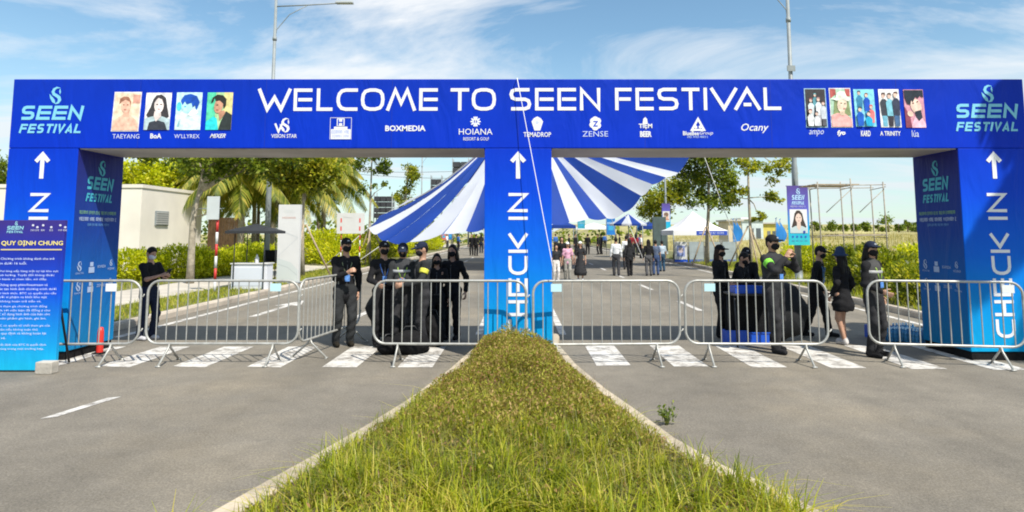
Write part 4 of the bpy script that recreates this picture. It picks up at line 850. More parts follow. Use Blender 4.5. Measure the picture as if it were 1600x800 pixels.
def person(label, px, fy, hy, face, top=BK, bottom=BK2, shoe=(.02, .02, .022), hair='short', hat=None, hatc=BK, mask=BK, sleeve='long', vest=None, strip=None, lw=None, rw=None, lean=0., hyaw=0., hpitch=0., feet=((-.10, 0.), (.10, 0.)), skirt=None,
           longtop=False, lanyard=None, armband=None, vox=.0165, bulk=1., group=None, curl=(.35, .35), hairc=HAIR, pocket=None, far=False, pos=None, height=None, fpole=0.):
    if pos is None: g_ = gnd(px, fy); pos = (g_.x, g_.y, 0.)
    H = height if height else at(px, hy, pos[1]).z
    S = H/(1.745-.62*(1-math.cos(R(lean)))+(.03 if hat else 0))
    root = thing('person', label, 'person', pos, R(180+face), group)
    def put(name, V, Q, m): return mesh_np(name, np.asarray(V)*S, Q, m, root, True)
    up = np.array([0, math.sin(R(lean)), math.cos(R(lean))]); fw = np.array([0, math.cos(R(lean)), -math.sin(R(lean))]); ex = np.array([1., 0, 0])
    pel = np.array([0, -.10*math.sin(R(lean)), .93]); waist = pel+.13*up; chest = pel+.36*up; nb = pel+.52*up; sh = [pel+.452*up-ex*.158*bulk, pel+.452*up+ex*.158*bulk]
    cy, sy = math.cos(R(hyaw)), math.sin(R(hyaw)); cpp, spp = math.cos(R(hpitch)), math.sin(R(hpitch))
    Rz = np.array([[cy, -sy, 0], [sy, cy, 0], [0, 0, 1]]); Rx = np.array([[1, 0, 0], [0, cpp, spp], [0, -spp, cpp]]); HR = Rz@Rx
    hc = nb+.075*up+np.array([0, .012, .10]); hp = lambda x, y, z: hc+HR@np.array([x, y, z])
    el, wr = [], []
    for i, (s, w, dflt) in enumerate(((-1, lw, (-.25, .04, .84)), (1, rw, (.25, .04, .84)))):
        e, t = ik(sh[i], w if w is not None else dflt, .285, .255, (s*.45, -.6, -.55)); el.append(e); wr.append(t)
    hip, kn, an = [], [], []
    for i, s in ((0, -1), (1, 1)):
        h_ = pel+np.array([s*.09, 0, -.03]); f = feet[i]; a_ = np.array([f[0], f[1]-.03, (f[2] if len(f) > 2 else 0)+.085]); k_, a_ = ik(h_, a_, .42, .41, (s*.12+fpole, 1, 0)); hip.append(h_); kn.append(k_); an.append(a_)
    # --- the body: one continuous surface
    b = Shape(.035)
    b.cap(pel, waist, .125*bulk, .115*bulk, 1.45, fw).cap(waist, chest, .115*bulk, .135*bulk, 1.5, fw).cap(chest, nb-.06*up, .135*bulk, .085, 1.5, fw).cap(nb-.05*up, hp(0, -.012, -.06), .056, .050)
    b.ell(hp(0, -.008, .012), (.073, .090, .105), HR).ell(hp(0, .018, -.050), (.054, .064, .062), HR).cap(hp(0, .078, .012), hp(0, .098, -.018), .010, .014)
    for s in (-1, 1): b.ell(hp(s*.075, -.008, -.005), (.010, .022, .032), HR)
    for i in (0, 1):
        b.cap(sh[i], el[i], .050*bulk, .040).cap(el[i], wr[i], .038, .026); b.cap(hip[i], kn[i], .085*bulk, .055).cap(kn[i], an[i], .054, .036)
        b.cap(an[i]+np.array([0, -.02, -.035]), an[i]+np.array([0, .13, -.052]), .038, .030)
    V, Q = b.mesh(vox); VV, QQ, n0 = [V], [Q], len(V)
    for i, s in ((0, -1), (1, 1)):
        d = wr[i]-el[i]; d /= np.linalg.norm(d); inn = -ex*s-d*(-ex*s@d); inn = inn/max(np.linalg.norm(inn), 1e-6) if np.linalg.norm(inn) > .2 else np.array([0, 0, -1.])-d*(-d[2]); inn /= np.linalg.norm(inn)
        X = -s*inn; Z = -d; Yv = np.cross(Z, X)
        hv, hq = hand_mesh(curl[i], s); M = np.stack([X, Yv, Z], 1); hv2 = hv.copy()
        if (Yv@np.array([0, 1, .3])) < 0: hv2[:, 1] *= -1; hq2 = hq[:, ::-1]
        else: hq2 = hq
        VV.append(hv2@M.T+wr[i]); QQ.append(hq2+n0); n0 += len(hv)
    put('body', np.concatenate(VV), np.concatenate(QQ), SKIN)
    dsp = .006
    # --- clothes
    if not skirt or skirt[0] == 'skirt' or skirt[0] == 'shorts':
        t = Shape(.03, dsp); z = .022; low = pel+np.array([0, 0, -.10 if longtop else -.02])
        t.cap(low, waist, (.150 if longtop else .140)*bulk, .134*bulk, 1.35, fw).cap(waist, chest, .134*bulk, .150*bulk, 1.38, fw).cap(chest, nb-.055*up, .150*bulk, .080, 1.4, fw).cap(sh[0], nb-.05*up, .060*bulk, .058, 1.05, fw).cap(sh[1], nb-.05*up, .060*bulk, .058, 1.05, fw)
        for i in (0, 1):
            if sleeve == 'long': t.cap(sh[i], el[i], .062*bulk, .052).cap(el[i], el[i]+(wr[i]-el[i])*.93, .055, .040)
            elif sleeve == 'short': t.cap(sh[i], sh[i]+(el[i]-sh[i])*.8, .070*bulk, .063)
        jk = put('jacket' if sleeve == 'long' else 'shirt', *t.mesh(vox), cloth(top))
        if sleeve == 'long' and not far:
            t2 = Shape(.01); cb_ = nb-.035*up
            for k in range(10):
                a0, a1 = 2*math.pi*k/10, 2*math.pi*(k+1)/10; pc = lambda a: cb_+ex*.066*math.cos(a)+fw*(.062*math.sin(a)+.008)+up*(.012-.02*math.sin(a))
                t2.cap(pc(a0), pc(a1), .014)
            Vc, Qc = t2.mesh(.012); mesh_np('collar', Vc*S, Qc, cloth(tuple(v*1.5 for v in top)), jk, True)
            zp_ = MB(); zp_.tube([tuple((pel+h_*up+fw*(r_*bulk))*S) for h_, r_ in ((.02, .106), (.13, .101), (.25, .106), (.36, .112), (.44, .088))], .006, 5); zp_.build('zip', mat('zip grey', (.10, .10, .105), .5), jk)
            bt = Shape(.02); bt.cap(pel+np.array([0, 0, -.005]), pel+np.array([0, 0, .02]), .149*bulk, .149*bulk, 1.3, (0, 1, 0), [(pel+np.array([0, 0, -.012]), (0, 0, -1)), (pel+np.array([0, 0, .024]), (0, 0, 1))])
            if not longtop and bottom is not None: put('belt', *bt.mesh(vox*.8), BLACKM)
    if skirt:
        t = Shape(.03, dsp*1.4); kind, hem, rad, col = skirt
        if kind == 'dress':
            t.cap(waist, chest, .128, .142, 1.4, fw).cap(chest, nb-.055*up, .142, .096, 1.4, fw).cap(sh[0]*.86+nb*.14, sh[1]*.86+nb*.14, .058, .058, 1.05, fw)
            for i in (0, 1): t.cap(sh[i], sh[i]+(el[i]-sh[i])*(.9 if sleeve == 'short' else 1), .066, .056)
            if sleeve == 'long':
                for i in (0, 1): t.cap(el[i], el[i]+(wr[i]-el[i])*.93, .053, .040)
        t.cap(np.array([0, pel[1]*.3, hem+rad*.5]), waist, rad, .128, 1.15, (0, 1, 0), [((0, 0, hem), (0, 0, -1))]); put('dress' if kind == 'dress' else 'skirt', *t.mesh(vox), cloth(col))
    if not skirt or skirt[0] == 'shorts' or bottom is not None:
        t = Shape(.03, dsp); sho = skirt and skirt[0] == 'shorts'
        if not (skirt and skirt[0] in ('dress', 'skirt')) :
            t.cap(pel+np.array([0, 0, .03]), pel+np.array([0, 0, -.05]), .140*bulk, .142*bulk, 1.3, (0, 1, 0))
            for i in (0, 1): t.cap(hip[i], kn[i], .102*bulk, .076).cap(kn[i], an[i]+np.array([0, 0, -.01]), .076, .064)
            put('trousers', *t.mesh(vox), cloth(bottom))
    for i in (0, 1):
        t = Shape(.02); a_ = an[i]; t.cap(a_+np.array([0, -.025, -.035]), a_+np.array([0, .145, -.045]), .047, .040).cap(a_+np.array([0, -.015, 0]), a_+np.array([0, 0, -.04]), .046, .048)
        t.p = [q[:7]+([((0, 0, a_[2]-.085), (0, 0, -1))],) for q in t.p]; put('shoe', *t.mesh(vox*.9), cloth(shoe))
    # --- vest, strips, lanyard
    if vest:
        t = Shape(.03, .002); t.cap(pel+.06*up, waist, .162*bulk, .158*bulk, 1.33, fw).cap(waist, chest, .158*bulk, .172*bulk, 1.34, fw).cap(chest, nb-.06*up, .172*bulk, .118, 1.38, fw).cap(sh[0]*.7+nb*.3-.02*up, nb-.05*up, .060, .062, 1.05, fw).cap(sh[1]*.7+nb*.3-.02*up, nb-.05*up, .060, .062, 1.05, fw)
        vo = put('vest', *t.mesh(vox), cloth(vest))
        if strip:
            for lo_, hi_ in ((.335, .370),):
                t2 = Shape(.03); t2.cap(waist, chest, .164*bulk, .177*bulk, 1.33, fw, [(pel+lo_*up, -up), (pel+hi_*up, up)]).cap(chest, nb-.06*up, .177*bulk, .122, 1.37, fw, [(pel+lo_*up, -up), (pel+hi_*up, up)])
                Vs, Qs = t2.mesh(vox*.75); mesh_np('reflective_band', Vs*S, Qs, mat('reflective %.2f' % strip[0], strip, .4), vo, True)
        for s in (-1, 1):
            t3 = Shape(.01); c = pel+.24*up+ex*s*.085+fw*.118*bulk; t3.ell(c, (.045, .016, .05)); mesh_np('pocket', *[x*S if k == 0 else x for k, x in enumerate(t3.mesh(.011))], cloth(tuple(v*.8 for v in vest)), vo, True)
    if lanyard:
        rad = .150 if not vest else .172; mb = MB()
        for s in (-1, 1):
            pts = [nb+ex*s*.065+fw*.01+up*-.01, chest+ex*s*.075+fw*(rad/1.38*.93)+up*.04, waist+ex*s*.02+fw*(rad/1.38+.004)+up*.10]
            mb.tube([tuple(p*S) for p in pts], .009*S, 4)
        mb.build('lanyard', mat('lanyard %.2f' % lanyard[0], lanyard, .6), root)
        c = waist+fw*(rad/1.38+.022)+up*.045; M = Matrix(((ex[0], fw[0], up[0], c[0]*S), (ex[1], fw[1], up[1], c[1]*S), (ex[2], fw[2], up[2], c[2]*S), (0, 0, 0, 1)))
        MB().box((-.038, -.004, -.055), (.038, .004, .055), .003, M).build('badge', mat('badge blue', (.10, .25, .62), .4, .4, 30), root)
    if armband is not None:
        for i in armband[1]:
            a_, b_ = sh[i]+(el[i]-sh[i])*.25, sh[i]+(el[i]-sh[i])*.52; t = Shape(.01); n_ = (b_-a_)/np.linalg.norm(b_-a_); t.cap(sh[i], el[i], .073*bulk, .062, 1, (0, 1, 0), [(a_, -n_), (b_, n_)]); put('armband', *t.mesh(vox*.7), mat('armband %.2f' % armband[0][0], armband[0], .6))
    # --- head wear, hair, mask, eyes
    hv = vox*.72
    t = Shape(.02, .002); fc = hp(0, .052, .035); fn = HR@np.array([0, .86, -.51])
    t.ell(hp(0, -.010, .016), (.083, .099, .115), HR, [(fc, fn)])
    if hair in ('long', 'bob'):
        z = .30 if hair == 'long' else .16
        for s in (-1, 0, 1): t.cap(hp(s*.052, -.045, .0), hp(s*.072, -.055, -.10)-np.array([0, .02, z-.10]), .046, .040)
        for s in (-1, 1): t.cap(hp(s*.070, -.005, .0), hp(s*.078, .0, -.10)-np.array([0, .0, (z-.10)*.7]), .026, .022)
    elif hair == 'bun': t.ell(hp(0, -.11, .05), (.045, .045, .045))
    if hair != 'none': put('hair', *t.mesh(hv), mat('hair %.3f' % hairc[0], hairc, .55, .3, 40, spec=.2))
    if hat == 'cap':
        t = Shape(.012); t.ell(hp(0, -.006, .030), (.090, .106, .100), HR, [(hp(0, 0, .028), HR@np.array([0, -.12, -.99]))]).ell(hp(0, .118, .040), (.072, .070, .013), HR); co = put('cap', *t.mesh(hv), cloth(hatc))
        t = Shape(.01); t.ell(hp(0, .092, .075), (.024, .010, .017), HR); mesh_np('cap_badge', *[x*S if k == 0 else x for k, x in enumerate(t.mesh(.009))], mat('badge pale', (.4, .42, .45), .5), co, True)
    elif hat == 'bucket':
        t = Shape(.015); t.cap(hp(0, 0, .055), hp(0, -.002, .125), .100, .082, 1, (0, 1, 0)).ell(hp(0, 0, .035), (.145, .150, .026), HR); put('bucket_hat', *t.mesh(hv), cloth(hatc))
    if mask is not None:
        t = Shape(.015); t.ell(hp(0, .030, -.046), (.068, .082, .066), HR, [(hp(0, .010, 0), HR@np.array([0, -1, 0])), (hp(0, 0, -.004), HR@np.array([0, 0, 1.]))]); put('face_mask', *t.mesh(hv), cloth(mask))
    if not far:
        for s in (-1, 1): t = Shape(.01); t.ell(hp(s*.030, .080, .018), (.014, .008, .007), HR); put('eye', *t.mesh(.0055), mat('eye', (.02, .015, .012), .2))
    root['S'] = S; del root['S']
    return root, S, (wr, el, pel, up, fw)
WH = (.70, .71, .72)
GL, GR = 'guards and staff at the left checkpoint', 'guards and staff at the right checkpoint'
# left of the left lane
r_, S_, j_ = person('person in black t-shirt and white mask looking at a phone beside the left pillar', 229, 531, 386, 68, BK, NV, (.5, .5, .52), 'short', None, mask=(.6, .63, .66), sleeve='short', lw=(-.10, .36, 1.20), rw=(.08, .38, 1.22), hpitch=22, feet=((-.09, .05), (.10, -.05)), curl=(.8, .8))
M = Matrix.Translation(r_.location) @ Matrix.Rotation(r_.rotation_euler.z, 4, 'Z')
c = M @ Vector((-.005*S_, .47*S_, 1.265*S_)); Mx = Matrix.Translation(c) @ Matrix.Rotation(r_.rotation_euler.z, 4, 'Z') @ Matrix.Rotation(R(-35), 4, 'X')
ph = MB().box((-.037, -.005, -.075), (.037, .005, .075), .004, Mx).build('phone', mat('phone black', (.02, .02, .025), .25)); tag(ph, 'dark mobile phone held up by the person in black t-shirt', 'phone')
person('masked guard in black cap and jacket standing alone at the angled barrier', 537, 541, 369, 28, BK, GY, (.02, .017, .012), 'short', 'cap', sleeve='long', vest=None, longtop=True, lw=(-.22, -.02, .86), rw=(.04, .27, 1.20), lanyard=(.18, .22, .12), feet=((-.10, .02), (.12, -.02)), bulk=1.06, hyaw=6)
person('masked staff in black cap at the left end of the group by the black umbrella', 597, 541, 374, 24, BK, BK, hat='cap', sleeve='long', lw=(-.20, .10, .95), rw=(.16, .28, 1.05), feet=((-.1, 0), (.1, .03)), group=GL, lanyard=(.05, .15, .5))
person('guard in navy cap and grey vest reading papers, middle of the left group', 627, 545, 377, 8, GY, BK2, hat='cap', hatc=NV, vest=(.042, .044, .048), strip=(.42, .43, .44), lw=(-.06, .32, 1.12), rw=(.10, .30, 1.10), hpitch=20, feet=((-.11, 0), (.11, .02)), group=GL, curl=(.8, .8), lanyard=(.35, .55, .08))
person('guard in navy cap turned left with a yellow armband on the grey jacket', 658, 549, 375, -62, GY, BK2, hat='cap', hatc=NV, mask=BK, lw=(-.14, .34, 1.08), rw=(.16, .30, 1.06), longtop=True, armband=((.62, .60, .06), (0,)), hpitch=12, bulk=1.1, feet=((-.1, 0), (.11, .05)), group=GL, curl=(.7, .7))
person('dark-haired staff half hidden behind the guard with the yellow armband', 681, 534, 396, 8, BK, BK, hair='bob', group=GL, feet=((-.1, 0), (.1, 0)))
person('staff with bobbed hair in all black raising a hand near the middle pillar', 706, 530, 382, -14, BK, BK, hair='bob', longtop=True, lw=(-.27, .02, .88), rw=(.16, .24, 1.20), feet=((-.09, 0), (.09, .02)), bulk=.96)
# right group
person('long-haired staff in black cap at the left end of the table group', 1128, 527, 380, 40, BK, BK, hair='long', hat='cap', rw=(.10, .26, 1.02), lw=(-.16, .20, 1.0), feet=((-.09, 0), (.09, .04)), group=GR, hairc=(.035, .018, .012))
person('staff in black bending forward over the blue trays on the table', 1150, 526, 394, 48, BK, BK2, hair='short', lean=24, hpitch=25, lw=(-.10, .46, 1.0), rw=(.12, .48, 1.0), feet=((-.1, -.05), (.1, .05)), group=GR)
person('staff in black cap and printed black shirt behind the blue trays', 1170, 523, 384, -4, BK, BK, hat='cap', lw=(-.10, .34, .98), rw=(.12, .30, .98), hpitch=14, feet=((-.1, 0), (.1, 0)), group=GR, hair='bob')
person('big guard in dark cap and vest with a green armband, arms raised to the face', 1212, 550, 364, 34, BK2, BK2, hat='cap', vest=(.035, .037, .040), strip=None, lw=(-.10, .28, 1.44), rw=(.12, .30, 1.42), armband=((.20, .62, .05), (1,)), bulk=1.12, feet=((-.13, -.06), (.12, .12)), curl=(.8, .8), lanyard=(.35, .38, .55))
person('staff in black cap stepping left past the banner post', 1279, 527, 382, 52, BK, BK, hat='cap', lean=10, lw=(-.30, -.08, .90), rw=(.26, .18, .92), feet=((-.12, .20), (.10, -.20)), hpitch=14, group=None, lanyard=(.12, .3, .6))
person('person in blue bucket hat and black dress with bare legs and white shoes', 1320, 538, 389, -150, BK, None, (.55, .52, .50), 'long', 'bucket', hatc=(.035, .06, .13), mask=None, sleeve='long', skirt=('dress', .62, .215, BK), lw=(-.26, .06, .92), rw=(.28, .10, .90), feet=((-.07, -.02), (.09, .08)), hairc=(.012, .010, .010))
person('guard in navy cap and grey reflective vest standing by the right pillar', 1369, 557, 374, 32, BK, BK2, (.015, .015, .016), hair='bob', hat='cap', hatc=NV, vest=(.060, .060, .060), strip=(.38, .38, .38), lanyard=(.40, .62, .08), lw=(-.20, .02, .90), rw=(.14, .22, 1.0), feet=((-.12, 0), (.13, .02)), hyaw=-22)
# ---- visitors on the far side
PK, DKG = (.62, .34, .45), (.05, .05, .055)
FV = dict(vox=.026, far=True, mask=None)
GV = 'visitors walking on the road beyond the arch'
person('visitor in pale pink shirt and white cap walking towards the arch', 887, 438, 377, 5, PK, (.30, .29, .26), (.05, .05, .05), 'long', 'cap', hatc=WH, sleeve='short', longtop=True, group=GV, feet=((-.08, .1), (.1, -.08)), **FV)
person('visitor in long black dress and white cap beside the pink shirt', 907, 438, 376, -8, BK, None, (.5, .5, .5), 'bob', 'cap', hatc=WH, sleeve='short', skirt=('dress', .22, .30, BK2), group=GV, **FV)
person('visitor in dark top and white shorts partly behind the middle pillar', 869, 439, 382, 20, BK2, (.62, .58, .55), (.5, .5, .5), 'long', sleeve='short', group=GV, feet=((-.08, .08), (.09, -.06)), **FV)
person('visitor in all black behind the pink shirt', 878, 425, 370, 0, BK, BK, hair='long', group=GV, **FV)
person('visitor in white shirt and dark trousers walking away', 963, 431, 371, 176, WH, DKG, hair='short', sleeve='long', group=GV, feet=((-.09, .08), (.1, -.1)), **FV)
person('visitor in black suit walking away beside the white shirt', 984, 431, 373, 184, BK2, BK, hair='long', longtop=True, group=GV, feet=((-.08, -.1), (.1, .1)), **FV)
person('visitor in white behind the black suit', 979, 421, 368, 180, WH, BK2, hair='short', group=GV, **FV)
person('long-haired visitor in black top and grey trousers walking away near the fence', 1014, 431, 374, 180, BK, (.09, .09, .095), hair='long', group=GV, **FV)
person('visitor in blue-grey top and jeans walking away near the fence', 1025, 430, 375, 176, (.10, .13, .20), (.05, .08, .17), hair='short', group=GV, sleeve='short', **FV)
person('visitor in pale shirt and dark jeans closest to the fence', 1035, 424, 376, 190, (.42, .50, .58), (.03, .07, .12), hair='short', group=GV, sleeve='short', **FV)
# ---- the distant crowd: a few figures copied
cd = dict(vox=.034, far=True, mask=None, pos=(0, -200, 0), height=1.66)
cl = [('black', BK, BK, 'short'), ('white', WH, BK2, 'short'), ('blue', (.05, .14, .42), BK2, 'short'), ('red', (.30, .03, .04), BK2, 'long'), ('tan', (.45, .33, .20), (.2, .18, .15), 'long'), ('dark grey', GY, NV, 'long')]
proto = [person('x', 0, 0, 0, 0, top=a, bottom=b, hair=h, sleeve='short' if k % 2 else 'long', **cd)[0] for k, (nme, a, b, h) in enumerate(cl)]
sp_ = [(0, 889, 50), (0, 899, 54), (2, 868, 60), (0, 918, 52), (0, 934, 52), (0, 939, 52.6), (2, 945, 72), (5, 962, 60), (0, 968, 57), (3, 986, 50), (4, 980, 54), (3, 993, 49), (1, 1001, 44), (2, 999, 52), (1, 984, 64),
       (2, 690, 66), (1, 699, 70), (2, 716, 64), (0, 737, 50), (0, 744, 49), (5, 752, 56)]
used = set()
for k, X, d in sp_:
    o = proto[k] if k not in used else copy_tree(proto[k]); used.add(k); c = at(X, 365, d); o.location = (c.x, d, 0); o.rotation_euler.z = R(rng.uniform(0, 360))
    sd2 = 'left' if X < 800 else 'right'
    same = sorted((abs(x_-810), x_, d_) for k_, x_, d_ in sp_ if k_ == k and (x_ < 800) == (X < 800)); nth = ['nearest', 'second', 'third', 'fourth', 'fifth', 'sixth', 'seventh'][[q_[1:] for q_ in same].index((X, d))]
    tag(o, f'{nth} of the tiny far {cl[k][0]}-clothed visitors counting {sd2} from the middle pillar', 'person', f'far {cl[k][0]} clothed crowd figures, {sd2} side')
# ================================================================== BARRIERS
def rrect(w, z0, z1, r, n=6):
    P = []
    for cx, cz, a0 in ((w-r, z1-r, 0), (r, z1-r, 90), (r, z0+r, 180), (w-r, z0+r, 270)):
        P += [(cx+r*math.cos(R(a0+90*k/n)), 0, cz+r*math.sin(R(a0+90*k/n))) for k in range(n+1)]
    return P
bar_me = None
def barrier(label, a, b, nb=17, plate=None):
    global bar_me
    a, b = Vector((*a, 0)), Vector((*b, 0)); w = (b-a).length; root = thing('crowd_barrier', label, 'barrier', a, math.atan2(b.y-a.y, b.x-a.x), 'steel crowd barriers across the entrance')
    MB().tube(rrect(w, .255, 1.065, .16), .0165, 8, True).build('frame', STEEL, root)
    for k in range(nb):
        x = w*(k+1)/(nb+1); edge = min(x, w-x); z0, z1 = .262, 1.058
        if edge < .16: dz = .16-math.sqrt(max(.16**2-(.16-edge)**2, 0)); z0 += dz; z1 -= dz
        if bar_me is None or edge < .16:
            o = MB().tube([(0, 0, z0), (0, 0, z1)], .0076, 6, caps=False).build('bar', STEEL, root); o.location.x = x
            if edge >= .16: bar_me = o.data
        else:
            o = bpy.data.objects.new('bar', bar_me); link(o, root); o.location.x = x
    for x in (w*.16, w*.84):
        f = MB()
        for s in (-1, 1): f.tube([(x, 0, .262), (x, s*.03, .20), (x, s*.25, .012)], .014, 7); f.tube([(x-.03, s*.25, .012), (x+.03, s*.25, .012)], .014, 6)
        f.build('foot', STEEL, root)
    h = MB()
    for z in (.42, .86): h.tube([(w, 0, z), (w+.03, 0, z), (w+.045, 0, z+.03)], .009, 5)
    h.build('hook', STEEL, root)
    if plate: x, c = plate; MB().box((x-.07, -.028, .93), (x+.07, -.022, 1.03)).build('plate', mat('plate %.2f' % c[0], c, .5), root)
    return root
XB = lambda px, Y: at(px, 500, Y).x
PB, PW = (.45, .68, .74), (.72, .74, .74)
x2 = XB(218, 8.5)
barrier('leftmost crowd barrier in front of the left pillar, running behind the rules board', (x2-2.15, 8.42), (x2, 8.5), 16, (1.78, PW))
barrier('crowd barrier between the phone user and the angled barrier', (XB(229, 8.5), 8.5), (XB(466, 8.5), 8.5), 14, (1.68, PB))
barrier('angled crowd barrier running away from the camera beside the lone guard', (-2.90, 8.56), (-2.58, 10.5), 16)
barrier('crowd barrier in front of the left group and black umbrella', (XB(584, 8.5), 8.5), (XB(822, 8.45), 8.45), 15)
barrier('crowd barrier just right of the middle pillar', (XB(833, 8.42), 8.42), (XB(1062, 8.5), 8.5), 14, (.30, PB))
barrier('crowd barrier in front of the table group on the right', (XB(1071, 8.5), 8.5), (XB(1293, 8.45), 8.45), 15, (.32, PB))
barrier('rightmost crowd barrier in front of the right pillar', (XB(1357, 8.52), 8.52), (XB(1601, 8.22), 8.22), 14, (1.66, PW))

# ================================================================== THE RULES BOARD
YBd = 8.0
bx1t, bx1b = at(103, 344, YBd), at(92, 572, YBd); X0 = bx1b.x-1.22; X1 = bx1t.x-.012; ZBt = bx1t.z
bd = thing('rules_board', 'upright blue printed board of entry rules at the left edge before the arch', 'sign', ((X0+X1)/2, YBd, 0))
hw = (X1-X0)/2
MB().box((-hw, 0, .02), (hw, .05, ZBt), .004).build('panel', ramp_mat('board gradient', [(0, (.010, .42, .66)), (.45, (.008, .25, .66)), (.95, (.006, .07, .58)), (1.45, (.015, .03, .34)), (ZBt, (.045, .03, .20))], .45, .04), bd)
p = Print(); yl = (.80, .68, .22); zt = lambda py: at(50, py, YBd).z; sx = lambda px: at(px, 450, YBd).x-(X0+X1)/2
festival_logo(p, sx(4), zt(364), sx(31), zt(346), (.30, .62, .75))
for k, px in enumerate((45, 52, 61, 74, 88, 96)): p.ell(sx(px), zt(352+3*(k % 2)), .016, .014, (.6, .6, .72), 1, 0, 8); p.scribble(sx(px)-.022, zt(361), sx(px)+.03, zt(358.5), (.5, .5, .64))
p.text('QUY ĐỊNH CHUNG', sx(-3), zt(385), sx(94), zt(376), yl, off=.02); p.rect(sx(-3), zt(391), sx(93), zt(389), (.6, .5, .3))
paras = [(402, 7, ['Chương trình không dành cho trẻ', 'em dưới 16 tuổi.']), (421, 6, ['Vui lòng xếp hàng trật tự tại khu vực', 'định hướng. Tuyệt đối không được', 'có hành vi chen lấn, xô đẩy.']), (443, 6, ['Không quay phim/livestream và', 'phát tán hình ảnh chương trình dưới', 'mọi hình thức. BTC có quyền yêu cầu', 'người vi phạm ra khỏi khu vực', 'và không hoàn trả tiền vé.']),
         (476, 6, ['Khi tham gia chương trình đồng', 'nghĩa với việc bạn đã đồng ý cho', 'BTC sử dụng hình ảnh của bạn cho', 'các sản phẩm ghi hình, ghi âm.']), (506, 6, ['BTC có quyền từ chối tham gia của', 'cá nhân nếu không tuân thủ', 'theo quy định và không hoàn lại', 'tiền vé.']), (536, 6, ['Quyết định của BTC là quyết định', 'cuối cùng trong mọi trường hợp.'])]
for y0, dy_, lines in paras:
    for k, ln in enumerate(lines): p.text(ln, sx(-6 if k else -2), zt(y0+k*6.3+5.0), sx(-6)+(sx(91-.055*(y0-400))-sx(-6))*min(1, len(ln)/34.), zt(y0+k*6.3), (.62, .70, .90))
p.build('rules_lettering', ((X0+X1)/2*0, 0, 0), (1, 0, 0), (0, 0, 1), bd)
for s in (-1, 1):
    MB().tube([(s*hw*.7, .055, ZBt*.8), (s*hw*.7, .5, .02)], .014, 6).build('strut', BLACKM, bd)
q = at(75, 560, 7.93); tag(MB().box((q.x-.10, 7.86, 0), (q.x+.10, 8.0-.012, .145), .012).build('concrete_weight', CONC), 'grey concrete block weighing down the foot of the rules board', 'block')
# red marker by the left pillar
c = gnd(182, 545); rt = thing('traffic_cone', 'slim red traffic marker beside the left pillar', 'cone', (c.x, 9.2, 0)); MB().lathe([(.045, .02), (.04, .3), (.03, .36), (.0, .37)], 14).build('tube', mat('cone red', (.62, .03, .02), .45, .1, 9), rt); MB().box((-.07, -.07, 0), (.07, .07, .022), .006).build('base', BLACKC, rt)

# ================================================================== UMBRELLAS, TABLE, CRATES, WATER
def ground_umbrella(label, loc, r, tilt, rz):
    root = thing('umbrella', label, 'umbrella', loc, rz, 'black umbrellas lying open on the road'); T = Matrix.Translation((0, 0, r*math.sin(tilt)*.96)) @ Matrix.Rotation(tilt, 4, 'X'); n, m = 8, 8
    def pt(a, t): # canopy: gores sag between ribs
        k = (a/(2*math.pi)*n) % 1; sag = 1-.10*(1-abs(2*k-1))*t*t; rr = r*math.sin(t*1.25)/math.sin(1.25)*sag; return T @ Vector((rr*math.cos(a), rr*math.sin(a), r*.62*(math.cos(t*1.25)-math.cos(1.25))/(1-math.cos(1.25))))
    for g_ in range(n):
        V = [pt(2*math.pi*(g_+i/6*.9995)/n, max(j/m, .002)) for j in range(m+1) for i in range(7)]
        MB().add(V, [(j*7+i, j*7+i+1, (j+1)*7+i+1, (j+1)*7+i) for j in range(m) for i in range(6)], True).build('canopy_panel', mat('umbrella fabric', (.014, .015, .017), .7, .2, 5, spec=.2), root)
        MB().tube([pt(2*math.pi*g_/n, t)-(T.to_3x3() @ Vector((0, 0, .006))) for t in np.linspace(.02, 1.02, 8)], .004, 5).build('rib', BLACKM, root)
    MB().tube([T @ Vector((0, 0, z)) for z in (r*.70, r*.3, -.25)], .008, 6).build('shaft', BLACKM, root)
    return root
c = at(630, 520, 10.3); ground_umbrella('open black umbrella lying on the road behind the left group', (c.x, 10.3, 0), .60, R(64), R(8))
c = gnd(1222, 536); ground_umbrella('open black umbrella lying on the road behind the big guard with green armband', (c.x+.02, 10.45, 0), .56, R(62), R(-14))
# black kit bags heaped in front of the left group
def bag(label, px, py, w, h, d, rz):
    g_ = gnd(px, py); root = thing('kit_bag', label, 'bag', (g_.x, g_.y, 0), rz, 'black kit bags on the road'); s = Shape(.05, .006); s.ell((0, 0, h*.47), (w/2, d/2, h*.50), None, [((0, 0, .004), (0, 0, -1))]).ell((w*.12, 0, h*.38), (w*.42, d*.46, h*.40), None, [((0, 0, .004), (0, 0, -1))])
    mesh_np('bag_body', *s.mesh(.02), BLACKC, root, True); MB().tube([(-w*.25, 0, h*.86), (-w*.12, 0, h*1.12), (w*.12, 0, h*1.12), (w*.25, 0, h*.86)], .011, 6).build('handle', BLACKM, root)
bag('slumped black kit bag at the feet of the guard in grey vest', 640, 553, .52, .34, .34, .3); bag('upright black kit bag beside the guard with yellow armband', 676, 541, .36, .48, .26, -.3); bag('low black kit bag on the crosswalk by the barrier foot', 606, 553, .34, .24, .26, .9)
tb = gnd(1174, 536); ty = 9.86
t_ = thing('folding_table', 'small dark folding table in the middle of the right group', 'table', (at(1174, 450, ty).x, ty, 0)); MB().box((-.36, -.22, .76), (.36, .22, .79), .006).build('table_top', mat('dark table top', (.03, .03, .035), .5), t_)
for sx_ in (-1, 1):
    for sy_ in (-1, 1): MB().tube([(sx_*.32, sy_*.18, .765), (sx_*.30, sy_*.19, 0)], .014, 6).build('leg', BLACKM, t_)
MB().box((-.355, .19, .10), (.355, .20, .755)).build('table_cloth', BLACKC, t_)
